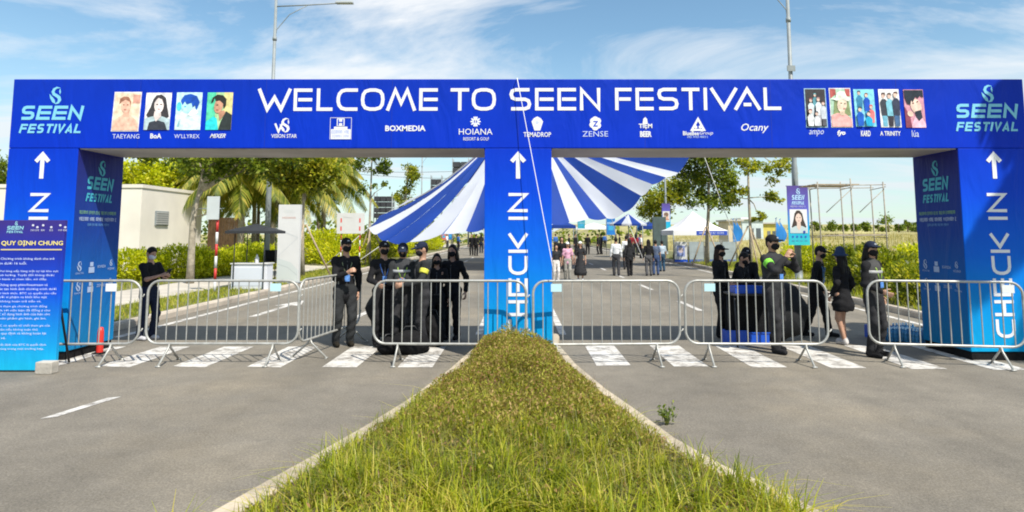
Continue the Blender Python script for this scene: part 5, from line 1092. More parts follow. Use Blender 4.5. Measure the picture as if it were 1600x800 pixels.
BLU = mat('blue plastic', (.010, .085, .55), .4, .1, 6)
def crate(label, loc, w, d, h, rz=0):
    root = thing('blue_crate', label, 'crate', loc, rz, 'blue plastic trays and crates'); t = .012
    MB().box((-w/2, -d/2, 0), (w/2, d/2, t)).build('base', BLU, root)
    for x0, x1, y0, y1 in ((-w/2, w/2, -d/2, -d/2+t), (-w/2, w/2, d/2-t, d/2), (-w/2, -w/2+t, -d/2+t, d/2-t), (w/2-t, w/2, -d/2+t, d/2-t)): MB().box((x0, y0, t), (x1, y1, h)).build('side', BLU, root)
    MB().box((-w/2-.012, -d/2-.012, h), (w/2+.012, -d/2+t, h+.014)).build('rim', BLU, root)
tx = at(1174, 450, ty).x
crate('long blue tray on the folding table', (tx-.10, ty-.04, .791), .40, .26, .10); crate('small lighter blue tray at the right end of the folding table', (tx+.26, ty-.05, .791), .20, .24, .07)
crate('blue crate on the road under the left end of the table', (tx-.22, 10.05, 0), .30, .26, .20); crate('blue crate on the road under the right end of the table', (tx+.12, 10.05, 0), .30, .26, .17); 
c = gnd(1377, 530); crate('blue crate on the road behind the guard by the right pillar', (c.x, c.y+.1, 0), .26, .3, .2)
WAT = mat('blue water bottle', (.06, .26, .48), .15, .35, 22); CAPM = mat('bottle cap', (.5, .7, .8), .4)
def water_pack(label, loc, rz):
    root = thing('water_pack', label, 'bottles', loc, rz, 'shrink-wrapped packs of blue water bottles'); prof = [(.0, .0), (.030, .002), (.032, .02), (.030, .08), (.032, .12), (.031, .15), (.014, .185), (.013, .20)]
    me = None
    for i in range(5):
        for j in range(3):
            if me is None: o = MB().lathe(prof, 9).build('bottle', WAT, root); me = o.data; cp_ = MB().lathe([(.0155, .197), (.0155, .215), (0, .216)], 8).build('cap', CAPM, o); cm = cp_.data
            else:
                o = bpy.data.objects.new('bottle', me); link(o, root); k_ = bpy.data.objects.new('cap', cm); link(k_, o)
            o.location = ((i-2)*.066, (j-1)*.066, 0)
for k, (px, py, lb) in enumerate([(1402, 533, 'left pack of blue water bottles on the road before the right pillar'), (1424, 534, 'middle pack of blue water bottles on the road before the right pillar'), (1440, 537, 'right pack of blue water bottles touching the right pillar'), (1412, 526, 'rear pack of blue water bottles on the road by the kerb')]):
    c = gnd(px, py); water_pack(lb, (c.x, c.y, 0), .1*k)

# ================================================================== STREET LAMPS AND BANNERS
def lamp_post(name, label, base, h, arm, armz, group='street lamps'):
    root = thing(name, label, 'street lamp', base, 0, group); sx_ = arm/abs(arm)
    MB().tube([(0, 0, 0), (0, 0, h*.35), (0, 0, h*.36), (0, 0, h)], [.115, .10, .085, .055], 12).build('pole', POLE, root)
    MB().lathe([(.2, 0), (.2, .03), (.13, .06), (.12, .3), (.115, .32)], 14).build('base_plate', POLE, root)
    a = MB(); a.tube([(0, 0, armz), (arm*.5, 0, armz+.06), (arm, 0, armz+.14)], .028, 8); a.build('arm', POLE, root)
    MB().tube([(sx_*.03, 0, armz-1.35), (sx_*.06, 0, armz-1.0), (arm*.22, 0, armz-.35), (arm*.5, 0, armz+.04)], .018, 7).build('brace', POLE, root)
    MB().tube([(0, 0, armz-1.45), (0, 0, armz-1.3)], .085, 10).build('collar', POLE, root)
    hm = Matrix.Translation((arm+sx_*.25, 0, armz+.16)); MB().box((-.36, -.12, -.045), (.36, .12, .045), .03, hm).build('lamp_head', mat('lamp head', (.42, .45, .46), .4), root)
    return root
bL = gnd(405, 428, .12); lamp_post('street_lamp', 'tall grey street lamp left of the middle, rising above the arch lettering', (bL.x, 25.8, .12), 11.3, 2.6, 10.95)
bR = at(1247, 400, 22.0); rl = lamp_post('street_lamp', 'tall grey street lamp on the right carrying the portrait banner', (bR.x, 22.0, .12), 10.9, -2.6, 10.45)
for px, d, lb in ((658, 68, 'thin far street lamp left of the striped canopy peak'), (1041, 50, 'far street lamp between the canopy and the white gazebo')):
    c = at(px, 365, d); lamp_post('far_street_lamp', lb, (c.x, d, 0), 10.5, 2.2 if px < 800 else -2.2, 10.2, 'far street lamps')
tag_b = MB()
lb_ = MB().box((-.16, -.13, 7.2), (.12, -.10, 7.4)).build('bracket', POLE, rl)
def hang_banner(label, px0, py0, px1, py1, Y, parts):
    a, b = at(px0, py0, Y), at(px1, py1, Y); w, h = b.x-a.x, a.z-b.z; root = thing('hanging_banner', label, 'banner', (a.x, Y, b.z))
    MB().box((0, 0, 0), (w, .02, h)).build('cloth', ramp_mat('small banner '+label[:12], [(0, (.05, .52, .52)), (h*.3, (.02, .38, .68)), (h*.62, (.12, .12, .5)), (h, (.10, .07, .26))], .55, .03), root)
    p = Print(); parts(p, w, h); p.build('banner_print', (0, 0, 0), (1, 0, 0), (0, 0, 1), root)
    MB().tube([(-.02, .03, h-.01), (w+.02, .03, h-.01)], .014, 6).build('top_rail', POLE, root); MB().tube([(w*.42, .04, h), (w*.42, .09, h+.25)], .012, 5).build('hanger', BLACKM, root)
    return root
def bp1(p, w, h):
    festival_logo(p, .2*w, .68*h, .82*w, .95*h, (.40, .60, .82)); p.scribble(.14*w, .635*h, .86*w, .66*h, (.5, .5, .75))
    p.rect(.09*w, .20*h, .91*w, .60*h, (.72, .72, .75)); p.poly([(w*x, h*y) for x, y in ((.16,.30),(.26,.42),(.32,.53),(.42,.58),(.56,.58),(.68,.53),(.74,.42),(.86,.30),(.7,.26),(.3,.26))], (.06, .045, .04), 2)
    p.poly([(w*x, h*y) for x, y in ((.10,.20),(.12,.28),(.34,.32),(.66,.32),(.88,.28),(.90,.20))], (.50, .60, .62), 3); p.poly([(w*x, h*y) for x, y in ((.42,.40),(.58,.40),(.60,.30),(.50,.24),(.40,.30))], (.70, .54, .47), 4); p.ell(.5*w, .45*h, .155*w, .085*h, (.74, .57, .50), 5); p.poly([(w*x, h*y) for x, y in ((.34,.45),(.38,.53),(.5,.56),(.62,.53),(.66,.45),(.60,.51),(.5,.535),(.40,.51))], (.06, .045, .04), 6)
    for s in (-1, 1): p.ell((.5+s*.065)*w, .46*h, .03*w, .006*h, (.1, .06, .05), 6)
    p.ell(.5*w, .405*h, .04*w, .006*h, (.5, .2, .2), 6)
    for k in range(4): p.ell((.2+.2*k)*w, .14*h, .05*w, .02*h, (.03, .12, .45), 2, 0, 8); p.scribble((.14+.2*k)*w, .06*h, (.27+.2*k)*w, .08*h, (.1, .3, .5))
    p.ell(.74*w, .22*h, .06*w, .025*h, (.04, .07, .35), 7, 0, 10)
hang_banner('tall banner with a long-haired portrait hanging on the right street lamp', 1229, 290, 1266, 383, 21.84, bp1)
def bp2(p, w, h): p.rect(.08*w, .34*h, .92*w, .72*h, (.62, .60, .58)); p.ell(.5*w, .52*h, .26*w, .11*h, (.62, .36, .26), 2); p.ell(.5*w, .60*h, .28*w, .08*h, (.2, .12, .09), 3); p.rect(.15*w, .40*h, .85*w, .44*h, (.5, .22, .14), 4)
hang_banner('small far portrait banner hanging beside the tree left of the gazebo', 1034, 318, 1048, 361, 49.8, bp2)

# ================================================================== LEFT BACKGROUND
CREAM = mat('cream render', (.74, .69, .61), .85, .09, .7, .15, 20)
XC, YC = at(222, 300, 26).x, 26.; ZR = at(222, 288, 26).z
bl = thing('cream_building', 'plain low cream-walled building with flat roof and a louvred vent', 'building', (XC, YC, 0))
MB().box((-30, 0, 0), (0, 5.0, ZR-.14)).build('wall', CREAM, bl); MB().box((-30.04, -.04, ZR-.14), (.04, 5.04, ZR)).build('parapet', CREAM, bl)
vz = at(232, 340, 26.6).z; y0 = 1.05; v = MB().box((.0, y0-.05, vz-.32), (.05, y0+.95, vz+.30), .01).build('vent_frame', POLE, bl)
for k in range(6): MB().box((.05, y0, vz-.27+k*.093), (.085, y0+.9, vz-.21+k*.093)).build('louvre', mat('louvre grey', (.40, .40, .39), .5), v)
# a second low wall seen at the far left
c = at(0, 300, 34)
g_ = at(352, 372, 31); gw = thing('timber_gate', 'brown slatted timber gate wall behind the black canopy', 'gate', (at(325, 350, 31).x, 31, .1)); Wg = at(382, 350, 31).x-at(325, 350, 31).x; Hg = at(350, 340, 31).z-.1
for k in range(14): MB().box((Wg*k/14+.008, 0, 0), (Wg*(k+1)/14-.008, .03, Hg)).build('slat', mat('brown timber', (.30, .17, .10), .75, .25, 6), gw)
for z in (.3, Hg-.3): MB().box((0, .03, z), (Wg, .07, z+.08)).build('rail', mat('brown timber', (.30, .17, .10)), gw)
# banded sign post seen from behind
b = gnd(335, 457, .12); sg = thing('road_sign', 'red and white banded sign post with a grey plate seen from behind', 'sign', (b.x, b.y, .12)); tz = at(335, 307, b.y).z-.12; RED = mat('red band', (.50, .03, .025), .5, .1, 8)
for k in range(8):
    z0, z1 = tz*k/8, tz*(k+1)/8; MB().tube([(0, 0, z0), (0, 0, z1)], .034, 10).build('band', (RED if k % 2 and k < 6 else WHITE) if k < 6 else POLE, sg)
MB().box((-.27, -.075, tz-.62), (.06, -.055, tz+.0)).build('plate', mat('sign back', (.50, .54, .54), .45, .08, 4), sg); MB().tube([(-.5, -.03, tz-.33), (.1, -.03, tz-.33)], .014, 6).build('bracket', POLE, sg)
# black four-post canopy with white counter, chair
b = gnd(390, 452, .12); cn = thing('black_canopy', 'small black pyramid canopy on four thin posts over the white counter', 'canopy', (b.x, b.y+.3, .12)); ez = at(386, 361, b.y).z-.12; pz = at(386, 349, b.y).z-.12; hw_ = .62
V = [(-hw_, -hw_, ez), (hw_, -hw_, ez), (hw_, hw_, ez), (-hw_, hw_, ez), (0, 0, pz), (-hw_, -hw_, ez-.07), (hw_, -hw_, ez-.07), (hw_, hw_, ez-.07), (-hw_, hw_, ez-.07)]
MB().add(V, [(0, 1, 4), (1, 2, 4), (2, 3, 4), (3, 0, 4), (5, 6, 1, 0), (6, 7, 2, 1), (7, 8, 3, 2), (8, 5, 0, 3)]).build('canopy_top', mat('canopy black', (.022, .024, .028), .7, .2, 4), cn)
for s in (-1, 1):
    for q in (-1, 1): MB().tube([(s*.42, q*.42, 0), (s*.42, q*.42, ez+.1)], .014, 6).build('post', BLACKM, cn)
ct = thing('white_counter', 'white boxy counter standing under the black canopy', 'counter', (at(390, 430, b.y).x, b.y, .12)); MB().box((-.5, -.05, 0), (.5, .4, .70), .01).build('counter_body', mat('counter white', (.66, .68, .72), .5, .05, 3), ct); MB().box((-.53, -.08, .70), (.53, .43, .73), .006).build('counter_top', WHITE, ct); MB().box((-.42, -.058, .1), (.42, -.051, .6)).build('front_panel', mat('counter panel', (.58, .62, .68), .5), ct)
tag(MB().lathe([(.05, 0), (.055, .1), (.04, .16), (.02, .2), (.02, .24), (0, .241)], 12, (at(398, 410, b.y).x, b.y+.15, .852)).build('dispenser_bottle', WHITE), 'small white bottle standing on the white counter', 'bottle')
b2 = gnd(424, 428, .12); ch = thing('folding_chair', 'black folding chair between the lamp post and the white totem', 'chair', (b2.x, b2.y, .12), .5)
MB().box((-.24, -.22, .42), (.24, .22, .45), .006).build('seat', BLACKC, ch); MB().box((-.24, .20, .46), (.24, .225, .92), .006).build('backrest', BLACKC, ch)
for s in (-1, 1): MB().tube([(s*.23, -.25, 0), (s*.23, .20, .92)], .012, 6).build('leg', BLACKM, ch); MB().tube([(s*.21, .25, 0), (s*.21, -.18, .43)], .012, 6).build('leg', BLACKM, ch)
b = gnd(450, 442, .12); tt = thing('white_totem', 'tall white totem sign with faint grey artwork', 'sign', (b.x, b.y, .12)); th = at(450, 320, b.y).z-.12; tw = (at(467, 380, b.y).x-at(433, 380, b.y).x)/2
MB().box((-tw, -.09, .03), (tw, .09, th), .008).build('panel', WHITE, tt); MB().box((-tw-.03, -.14, 0), (tw+.03, .14, .03)).build('base', POLE, tt)
p = Print(); p.text('HOIANA', -tw*.62, th*.82, tw*.62, th*.845, (.55, .30, .24)); p.scribble(-tw*.4, th*.90, tw*.4, th*.93, (.6, .62, .6)); p.stroke([(-tw*.95, th*.68), (tw*.85, th*.58), (-tw*.9, th*.34)], .012, (.50, .53, .54)); p.poly([(-tw*.98, .05), (tw*.98, .05), (tw*.98, th*.16), (tw*.3, th*.26), (-tw*.98, th*.32)], (.52, .56, .55)); p.stroke([(-tw*.9, th*.24), (0, th*.2), (tw*.9, th*.1)], .015, (.40, .44, .44), 2); p.build('totem_print', (0, -.09, 0), (1, 0, 0), (0, 0, 1), tt)
b = gnd(546, 424, .12); ws = thing('white_board_sign', 'blank white board raised on two red and white striped legs', 'sign', (b.x, b.y, .12)); w2 = (at(568, 350, b.y).x-at(525, 350, b.y).x)/2; z1, z0 = at(546, 333, b.y).z-.12, at(546, 365, b.y).z-.12
MB().box((-w2, -.02, z0), (w2, .02, z1), .004).build('board', WHITE, ws)
for s in (-1, 1):
    for k in range(9): MB().tube([(s*w2*.68, .045, z1*.96*k/9), (s*w2*.68, .045, z1*.96*(k+1)/9)], .024, 8).build('leg_band', RED if k % 2 else WHITE, ws)
p = Print()
for s in (-1, 1):
    for k in range(2): q_ = Print(); q_.rect(s*w2*.68-.03, z0+.12+.34*k, s*w2*.68+.03, z0+.30+.34*k, (.66, .10, .08)); q_.build('red_band', (0, -.02, 0), (1, 0, 0), (0, 0, 1), ws)
p.stroke([(-w2*.55, z1-.16), (w2*.1, z1-.20)], .02, (.5, .5, .5)); p.build('board_print', (0, -.02, 0), (1, 0, 0), (0, 0, 1), ws)
# speaker towers far behind
DARK = mat('dark equipment', (.035, .036, .042), .6, .3, 2)
def tower(label, px0, px1, py0, py1, Y, rows, cols):
    a, b = at(px0, py1, Y), at(px1, py0, Y); w = b.x-a.x; root = thing('speaker_tower', label, 'tower', (a.x, Y, 0), 0, 'dark speaker towers behind the trees')
    for x in (0, w):
        for y in (0, w*.7): MB().tube([(x, y, 0), (x, y, b.z+.4)], .06, 6).build('upright', POLE, root)
    for k in range(int(b.z/1.2)): MB().tube([(0, 0, k*1.2), (w, 0, k*1.2+1.2)], .035, 5).build('diagonal', POLE, root); MB().tube([(0, 0, k*1.2), (w, 0, k*1.2)], .035, 5).build('crossbar', POLE, root)
    for i in range(cols):
        for j in range(rows): x0_ = w*(i+.06)/cols; x1_ = w*(i+.94)/cols; h_ = (b.z-a.z)/rows; MB().box((x0_, -.1, a.z+h_*(j+.06)), (x1_, w*.6, a.z+h_*(j+.9)), .02).build('speaker_box', DARK, root)
tower('dark speaker tower left of the canopy behind the sparse tree', 584, 613, 306, 341, 66, 4, 3); tower('small dark speaker stack above the striped canopy edge', 673, 690, 279, 299, 78, 2, 2); tower('dark speaker stack near the beam left of the middle pillar', 707, 732, 252, 271, 80, 2, 2)
cb = MB()
for (x0, y0_, x1, y1_, Y) in ((540, 262, 800, 272, 60),): pass
a, b = at(400, 255, 55), at(800, 262, 60); tag(MB().tube([a.lerp(b, t)+Vector((0, 0, -1.2*4*t*(1-t)*.5)) for t in np.linspace(0, 1, 12)], .016, 4).build('overhead_cable', BLACKM), 'upper thin dark cable strung across the sky left of the middle pillar', 'cable')
a, b = at(470, 262, 57), at(800, 276, 60); tag(MB().tube([a.lerp(b, t)+Vector((0, 0, -1.2*4*t*(1-t)*.4)) for t in np.linspace(0, 1, 12)], .016, 4).build('overhead_cable', BLACKM), 'lower thin dark cable strung across the sky left of the middle pillar', 'cable')

# ================================================================== THE STRIPED CANOPY
AP = at(846, 214, 34)
rim = [(1092, 222, 29.5), (1080, 240, 29.5), (1060, 270, 29.5), (1040, 277, 29.5), (1019, 288, 29.5), (1002, 306, 29.6), (975, 332, 29.8), (948, 341, 30), (920, 341, 29.5), (890, 347, 29), (862, 350, 28.6), (832, 356, 28.4), (800, 350, 28.4), (757, 357, 28.5), (728, 361, 28.6), (694, 365, 28.7), (690, 366, 28.7), (640, 378, 29), (606, 376, 29.5), (589, 366, 30), (576, 356, 30.2)]
RM = [at(*r_) for r_ in rim]+[Vector((-7.2, 33, 2.6)), Vector((-6.5, 37, 3.6)), Vector((-4.5, 40.5, 4.2)), Vector((-1.5, 42.5, 3.8)), Vector((2, 43, 4.4)), Vector((5.5, 41, 4.2)), Vector((8, 38, 5.0)), Vector((9.0, 35.5, 5.4))]
colr = [0, 1, 0, 1, 0, 1, 0, 1, 0, 1, 0, 1, 0, 1, 0, 2, 0, 1, 1, 0, 1, 0, 1, 0, 1, 0, 1, 0, 1]     # 1 = blue gore
cnp = thing('striped_canopy', 'large blue and white striped tent canopy fanning out behind the middle pillar', 'canopy', (AP.x, 34, 0)); O_ = Vector((AP.x, 34, 0))
SB = mat('canopy blue fabric', (.003, .044, .30), .7, .14, .6, .5, 3); SG = mat('canopy seam fabric', (.10, .14, .26), .7); SW = mat('canopy white fabric', (.56, .59, .67), .7, .08, .6, .5, 3); nR = len(RM); m = 14
for m_ in (SB, SW):
    t = m_.node_tree; tr = N(t, 'ShaderNodeBsdfTranslucent'); ms = N(t, 'ShaderNodeMixShader'); ms.inputs[0].default_value = .3; b_ = t.nodes['Principled BSDF']; tr.inputs[0].default_value = (.006, .05, .33, 1) if m_ is SB else (.75, .75, .78, 1)
    t.links.new(b_.outputs[0], ms.inputs[1]); t.links.new(tr.outputs[0], ms.inputs[2]); t.links.new(ms.outputs[0], t.nodes['Material Output'].inputs[0])
AP2 = at(784, 206, 34); apx = [AP if i < 11 or i > 25 else AP.lerp(AP2, (i-10)/4) if i < 14 else AP2 if i < 23 else AP2.lerp(AP, (i-22)/4) for i in range(nR)]
for i in range(nR):
    a, b = RM[i], RM[(i+1) % nR]; V = []
    for j in range(m+1):
        t = j/m; t_ = t*.985+.015
        for k in range(7):
            s = k/6; e = a.lerp(b, s); e = e+Vector((0, 0, -.10*(1-(2*s-1)**2)*t**3)); q = apx[i].lerp(apx[(i+1) % nR], s).lerp(e, t_); sag = (.12 if i < 11 else .5 if i < 14 else 1.05)*4*t*(1-t)*.5*(1+.15*math.sin(i*1.7)) + .05*math.sin(s*math.pi)*math.sin(t*9+i); V.append(q+Vector((0, 0, -sag))-O_)
    MB().add(V, [(j*7+k, (j+1)*7+k, (j+1)*7+k+1, j*7+k+1) for j in range(m) for k in range(6)], True).build('stripe', (SW, SB, SG)[colr[i % len(colr)]], cnp)
for ap_ in (AP, AP2): MB().tube([(ap_.x-AP.x, 0, 0), (ap_.x-AP.x, 0, ap_.z+.1)], .11, 10).build('mast', POLE, cnp)
for i in (0, 6, 18, 20, 22, 26): e = RM[i]-O_; MB().tube([tuple(e), (e.x*1.25, e.y*1.1-.3, 0)], .015, 5).build('guy_rope', mat('guy rope', (.5, .5, .5), .8), cnp)
# small striped parasol, blue banners, tents under and beyond
def parasol(label, px, py_e, py_t, Y, r):
    c = at(px, py_e, Y); zt_ = at(px, py_t, Y).z; root = thing('striped_parasol', label, 'parasol', (c.x, Y, 0)); n = 12
    for k in range(n):
        a0, a1 = 2*math.pi*k/n, 2*math.pi*(k+1)/n; MB().add([(0, 0, zt_)]+[(r*math.cos(a), r*math.sin(a), c.z) for a in (a0, (a0+a1)/2, a1)]+[(r*math.cos(a), r*math.sin(a), c.z-.12) for a in (a0, (a0+a1)/2, a1)], [(0, 1, 2), (0, 2, 3), (1, 4, 5, 2), (2, 5, 6, 3)]).build('panel', SB if k % 2 else SW, root)
    MB().tube([(0, 0, 0), (0, 0, zt_)], .03, 7).build('pole', POLE, root)
parasol('small blue and white striped parasol beyond the big canopy', 982, 350, 334, 46, 1.35)
def flag_banner(label, px0, px1, py0, py1, Y, m_, group='far upright blue banners'):
    a, b = at(px0, py1, Y), at(px1, py0, Y); root = thing('upright_banner', label, 'banner', (a.x, Y, 0), 0, group); w = b.x-a.x; MB().box((0, 0, max(.05, a.z)), (w, .04, b.z)).build('cloth', m_, root); MB().tube([(-.03, .05, 0), (-.03, .05, b.z+.1)], .025, 6).build('pole', POLE, root)
    p = Print(); h = b.z-max(.05, a.z); z_ = max(.05, a.z); p.scribble(w*.12, z_+h*.6, w*.88, z_+h*.7, (.5, .7, .85)); p.rect(w*.2, z_+h*.25, w*.8, z_+h*.5, (.05, .35, .6)); p.build('banner_print', (0, 0, 0), (1, 0, 0), (0, 0, 1), root)
BB = mat('banner bright blue', (.012, .17, .50), .5, .2, 1.5); BT = mat('banner teal', (.03, .32, .42), .5, .2, 1.5)
flag_banner('tall bright blue banner among the far crowd, right one', 948, 961, 339, 367, 52, BB); flag_banner('teal banner among the far crowd, next to the middle pillar', 903, 914, 344, 357, 55, BT); flag_banner('short blue banner sign near the far stalls', 996, 1004, 348, 360, 60, BB); flag_banner('red and white far banner left of the middle pillar', 690, 697, 361, 375, 62, mat('banner red', (.5, .12, .12), .6, .3, 2)); flag_banner('blue far banner left of the middle pillar', 701, 706, 360, 374, 64, BB)
def stall(label, px0, px1, py_e, py_t, Y, depth, roof, group=None, valance=None, name='stall_tent'):
    a, b = at(px0, py_e, Y), at(px1, py_e, Y); w = b.x-a.x; zt_ = at(px0, py_t, Y).z; ez_ = a.z; root = thing(name, label, 'tent', (a.x, Y, 0), 0, group); h_ = .28
    V = [(0, 0, ez_), (w, 0, ez_), (w, depth, ez_), (0, depth, ez_)]; rf = MB()
    # concave pyramid roof
    n = 8; cx, cy_ = w/2, depth/2
    for s in range(4):
        p0, p1 = Vector(V[s]), Vector(V[(s+1) % 4]); ap = Vector((cx, cy_, zt_)); vv = []
        for j in range(n+1):
            t = j/n; 
            for k in range(5): e = p0.lerp(p1, k/4); q = e.lerp(ap, t); q.z = ez_+(zt_-ez_)*t**1.35; vv.append(q)
        rf.add(vv, [(j*5+k, j*5+k+1, (j+1)*5+k+1, (j+1)*5+k) for j in range(n) for k in range(4)], True)
    r_o = rf.build('roof', roof, root)
    for s in range(4):
        p0, p1 = Vector(V[s]), Vector(V[(s+1) % 4]); MB().add([p0, p1, p1-Vector((0, 0, h_)), p0-Vector((0, 0, h_))], [(0, 1, 2, 3)]).build('valance', valance or roof, root)
    for q in V: MB().tube([(q[0], q[1], 0), (q[0], q[1], ez_)], .035, 6).build('post', POLE, root)
    return root, w, ez_, zt_
TW = mat('tent white', (.76, .76, .77), .6, .04, 1.5)
gz, w, ez_, zt_ = stall('white gazebo tent with blue valance lettering beside the staked tree', 1052, 1138, 360, 329, 37, 3.2, TW, None, TW, 'gazebo_tent')
p = Print(); p.rect(w*.42, ez_-.27, w*.98, ez_-.03, (.03, .08, .46)); p.scribble(w*.47, ez_-.2, w*.92, ez_-.1, (.5, .55, .75), 2); p.build('valance_print', (0, -.003, 0), (1, 0, 0), (0, 0, 1), gz)
p = Print(); p.scribble(w*.30, 0, w*.66, .16, (.25, .32, .5)); a_ = math.atan2((zt_-ez_)*.34, 1.7*.5); p.build('roof_print', (0, .62, ez_+.29), (1, 0, 0), (0, math.cos(a_), math.sin(a_)), gz, base=.05)
for k, (x0, x1, y_, lb) in enumerate(((860, 900, 62, 'far low blue tent next to the middle pillar'), (1004, 1040, 58, 'far blue and white tent behind the crowd on the right'), (700, 756, 70, 'far white tent left of the middle pillar'), (900, 960, 80, 'farthest pale tent at the end of the road'))): stall(lb, x0, x1, 352+k, 342+k*2, y_, 3.0, SB if k in (0, 1) else TW, 'far festival tents')
# fence panels with poster, dark stall contents
fx = [(1053, 1074), (1076, 1100), (1102, 1126), (1128, 1150)]
FEN = mat('grey fence sheet', (.30, .35, .37), .6, .15, 3)
for k, (x0, x1) in enumerate(fx):
    Y = 35.6; a, b = at(x0, 380, Y), at(x1, 380, Y); root = thing('fence_panel', ['leftmost', 'second', 'third', 'rightmost'][k]+' grey sheeted fence panel in front of the gazebo', 'fence', (a.x, Y, .12), 0, 'grey fence panels before the gazebo'); w = b.x-a.x
    MB().box((.03, -.01, .14), (w-.03, .01, 1.12)).build('sheet', FEN if k else WHITE, root); MB().tube([(0, 0, 0), (0, 0, 1.2), (w, 0, 1.2), (w, 0, 0)], .022, 6).build('frame', STEEL, root); MB().box((0.02, -.02, .0), (w-.02, .02, .13)).build('skirting', BLU, root)
    if k == 0: p = Print(); p.rect(w*.2, .3, w*.8, .9, (.25, .3, .55)); p.ell(w*.5, .65, w*.2, .15, (.55, .45, .45), 2); p.build('poster_print', (0, -.01, 0), (1, 0, 0), (0, 0, 1), root)
def motorbike(label, px, Y, rz):
    c = at(px, 380, Y); root = thing('parked_motorbike', label, 'motorbike', (c.x, Y, .12), rz, 'dark motorbikes parked under the gazebo')
    for x in (-.6, .6):
        w_ = MB().tube([(x+.28*math.cos(2*math.pi*k/14), 0, .29+.28*math.sin(2*math.pi*k/14)) for k in range(14)], .05, 6, True).build('wheel', BLACKM, root)
    MB().box((-.55, -.13, .35), (.3, .13, .72), .08).build('body', DARK, root); MB().box((-.7, -.13, .74), (.15, .13, .86), .05).build('seat', BLACKC, root); MB().tube([(.62, 0, .3), (.42, 0, 1.0)], .04, 7).build('fork', DARK, root); MB().tube([(.36, -.32, 1.05), (.42, 0, 1.0), (.36, .32, 1.05)], .02, 6).build('handlebar', BLACKM, root)
for k, (px, rz) in enumerate([(1070, .5), (1085, .4), (1100, .6), (1118, .45), (1134, .5)]): motorbike(['leftmost', 'second', 'third', 'fourth', 'rightmost'][k]+' dark motorbike parked behind the grey fence panels', px, 37.2+.3*(k % 2), rz)
# dark backdrop frame beside far lamp
a, b = at(1021, 365, 47), at(1040, 320, 47); bk = thing('dark_backdrop', 'dark grey backdrop frame behind the visitors near the far lamp', 'backdrop', (a.x, 47, 0)); MB().box((0, 0, .2), (b.x-a.x, .1, 2.9)).build('panel', mat('backdrop', (.06, .09, .09), .7, .2, 2), bk)
for x in (0, b.x-a.x): MB().tube([(x, .16, 0), (x, .16, 3.0)], .04, 6).build('post', POLE, bk)
# bamboo scaffold on the right
BAM = mat('weathered scaffold pipe', (.30, .27, .22), .7, .3, 7)
Y0, Y1 = 19.0, 20.3; xs0 = [at(x, 350, Y0).x for x in (1281, 1333, 1384)]; xs1 = [x+.35 for x in xs0]; zt_ = at(1333, 284, Y0).z; zp = at(1333, 290, Y0).z; zl = at(1333, 369, Y0).z
sc = thing('scaffold', 'open two-tier pipe scaffold with planks standing on the right verge', 'scaffold', (xs0[1], Y0, .12)); LX = lambda x: x-xs0[1]; ZS = .12
for xs, y in ((xs0, 0), (xs1, Y1-Y0)):
    for k, x in enumerate(xs): MB().tube([(LX(x), y, 0), (LX(x)+.01, y, (zt_-ZS)/2), (LX(x)-.02, y, zt_-ZS+(.1 if k == 1 else 0))], .019, 7).build('upright', BAM, sc)
    for z in (zp-ZS, zl-ZS): MB().tube([(LX(xs[0])-.08, y+.03, z), (LX(xs[2])+.08, y+.03, z+.03)], .013, 6).build('ledger', BAM, sc)
for i in (0, 1): MB().tube([(LX(xs0[i])+.2, -.02, zl-ZS+.7), (LX(xs0[i+1]), -.02, zp-ZS-.1)], .012, 6).build('brace', BAM, sc)
for k in range(3):
    for z in (zp-ZS-.04, zl-ZS-.04): MB().tube([(LX(xs0[k]), -.1, z), (LX(xs1[k]), Y1-Y0+.1, z)], .012, 6).build('transom', BAM, sc)
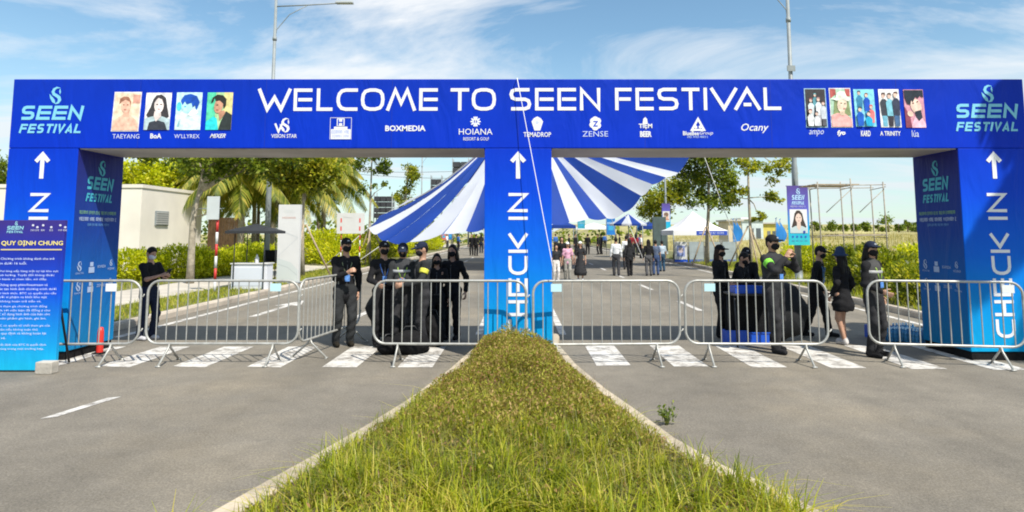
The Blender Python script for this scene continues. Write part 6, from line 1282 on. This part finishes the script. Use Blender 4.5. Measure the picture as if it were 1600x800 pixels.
for k in range(4): MB().box((LX(xs0[0])-.05, .1+.3*k, zp-ZS+.03), (LX(xs0[1])+.3, .32+.3*k, zp-ZS+.06), .004).build('plank', WOOD, sc); 
for k in range(3): MB().box((LX(xs0[1])-.4, .1+.3*k, zl-ZS+.03), (LX(xs0[2])+.1, .32+.3*k, zl-ZS+.06), .004).build('plank', WOOD, sc)
# far low buildings and flags on the right
for k, (x0, x1, y0_, y1_, col, lb) in enumerate(((1138, 1158, 346, 368, (.55, .47, .34), 'small tan far hut right of the gazebo'), (1160, 1192, 343, 366, (.50, .58, .60), 'long pale far shed with white roof behind the sparse tree'), (1190, 1215, 350, 366, (.55, .47, .10), 'small yellow far hut behind the sparse tree'))):
    Y = 62+6*k; a, b = at(x0, y1_, Y), at(x1, y0_, Y); root = thing('far_hut', lb, 'building', (a.x, Y, .1), 0, None); w = b.x-a.x; h = b.z-.1; MB().box((0, 0, 0), (w, 3, h), .02).build('wall', mat('hut wall %d' % k, col, .8, .15, 1.5), root); MB().box((-.2, -.25, h), (w+.2, 3.2, h+.18), .03).build('roof', TW if k == 1 else mat('hut roof', (.42, .40, .36), .8), root); MB().box((w*.35, -.03, 0), (w*.55, -.004, h*.7)).build('door', mat('hut door', (.16, .17, .18), .6), root); MB().box((w*.66, -.03, h*.35), (w*.88, -.004, h*.7)).build('window', mat('hut glass', (.08, .10, .12), .15), root)
for k, (px, d) in enumerate(((1145, 55), (1150, 58), (1212, 52), (1218, 56))):
    c = at(px, 365, d); root = thing('feather_flag', ['left blue feather flag beyond the gazebo', 'second blue feather flag beyond the gazebo', 'third blue feather flag left of the portrait banner', 'blue feather flag nearest the portrait banner'][k], 'flag', (c.x, d, 0)); MB().tube([(0, 0, 0), (0, 0, 2.6), (.15, 0, 3.0)], .025, 6).build('pole', POLE, root)
    V = []; 
    for j in range(9): t = j/8; V += [(.02+.1*t*t, 0, 1.0+2.0*t), (.02+.55*math.sin(math.pi*(.25+.75*t))+.06*math.sin(t*6), .05*math.sin(t*7+k), 1.0+1.9*t)]
    MB().add(V, [(2*j, 2*j+1, 2*j+3, 2*j+2) for j in range(8)], True).build('cloth', BB, root)
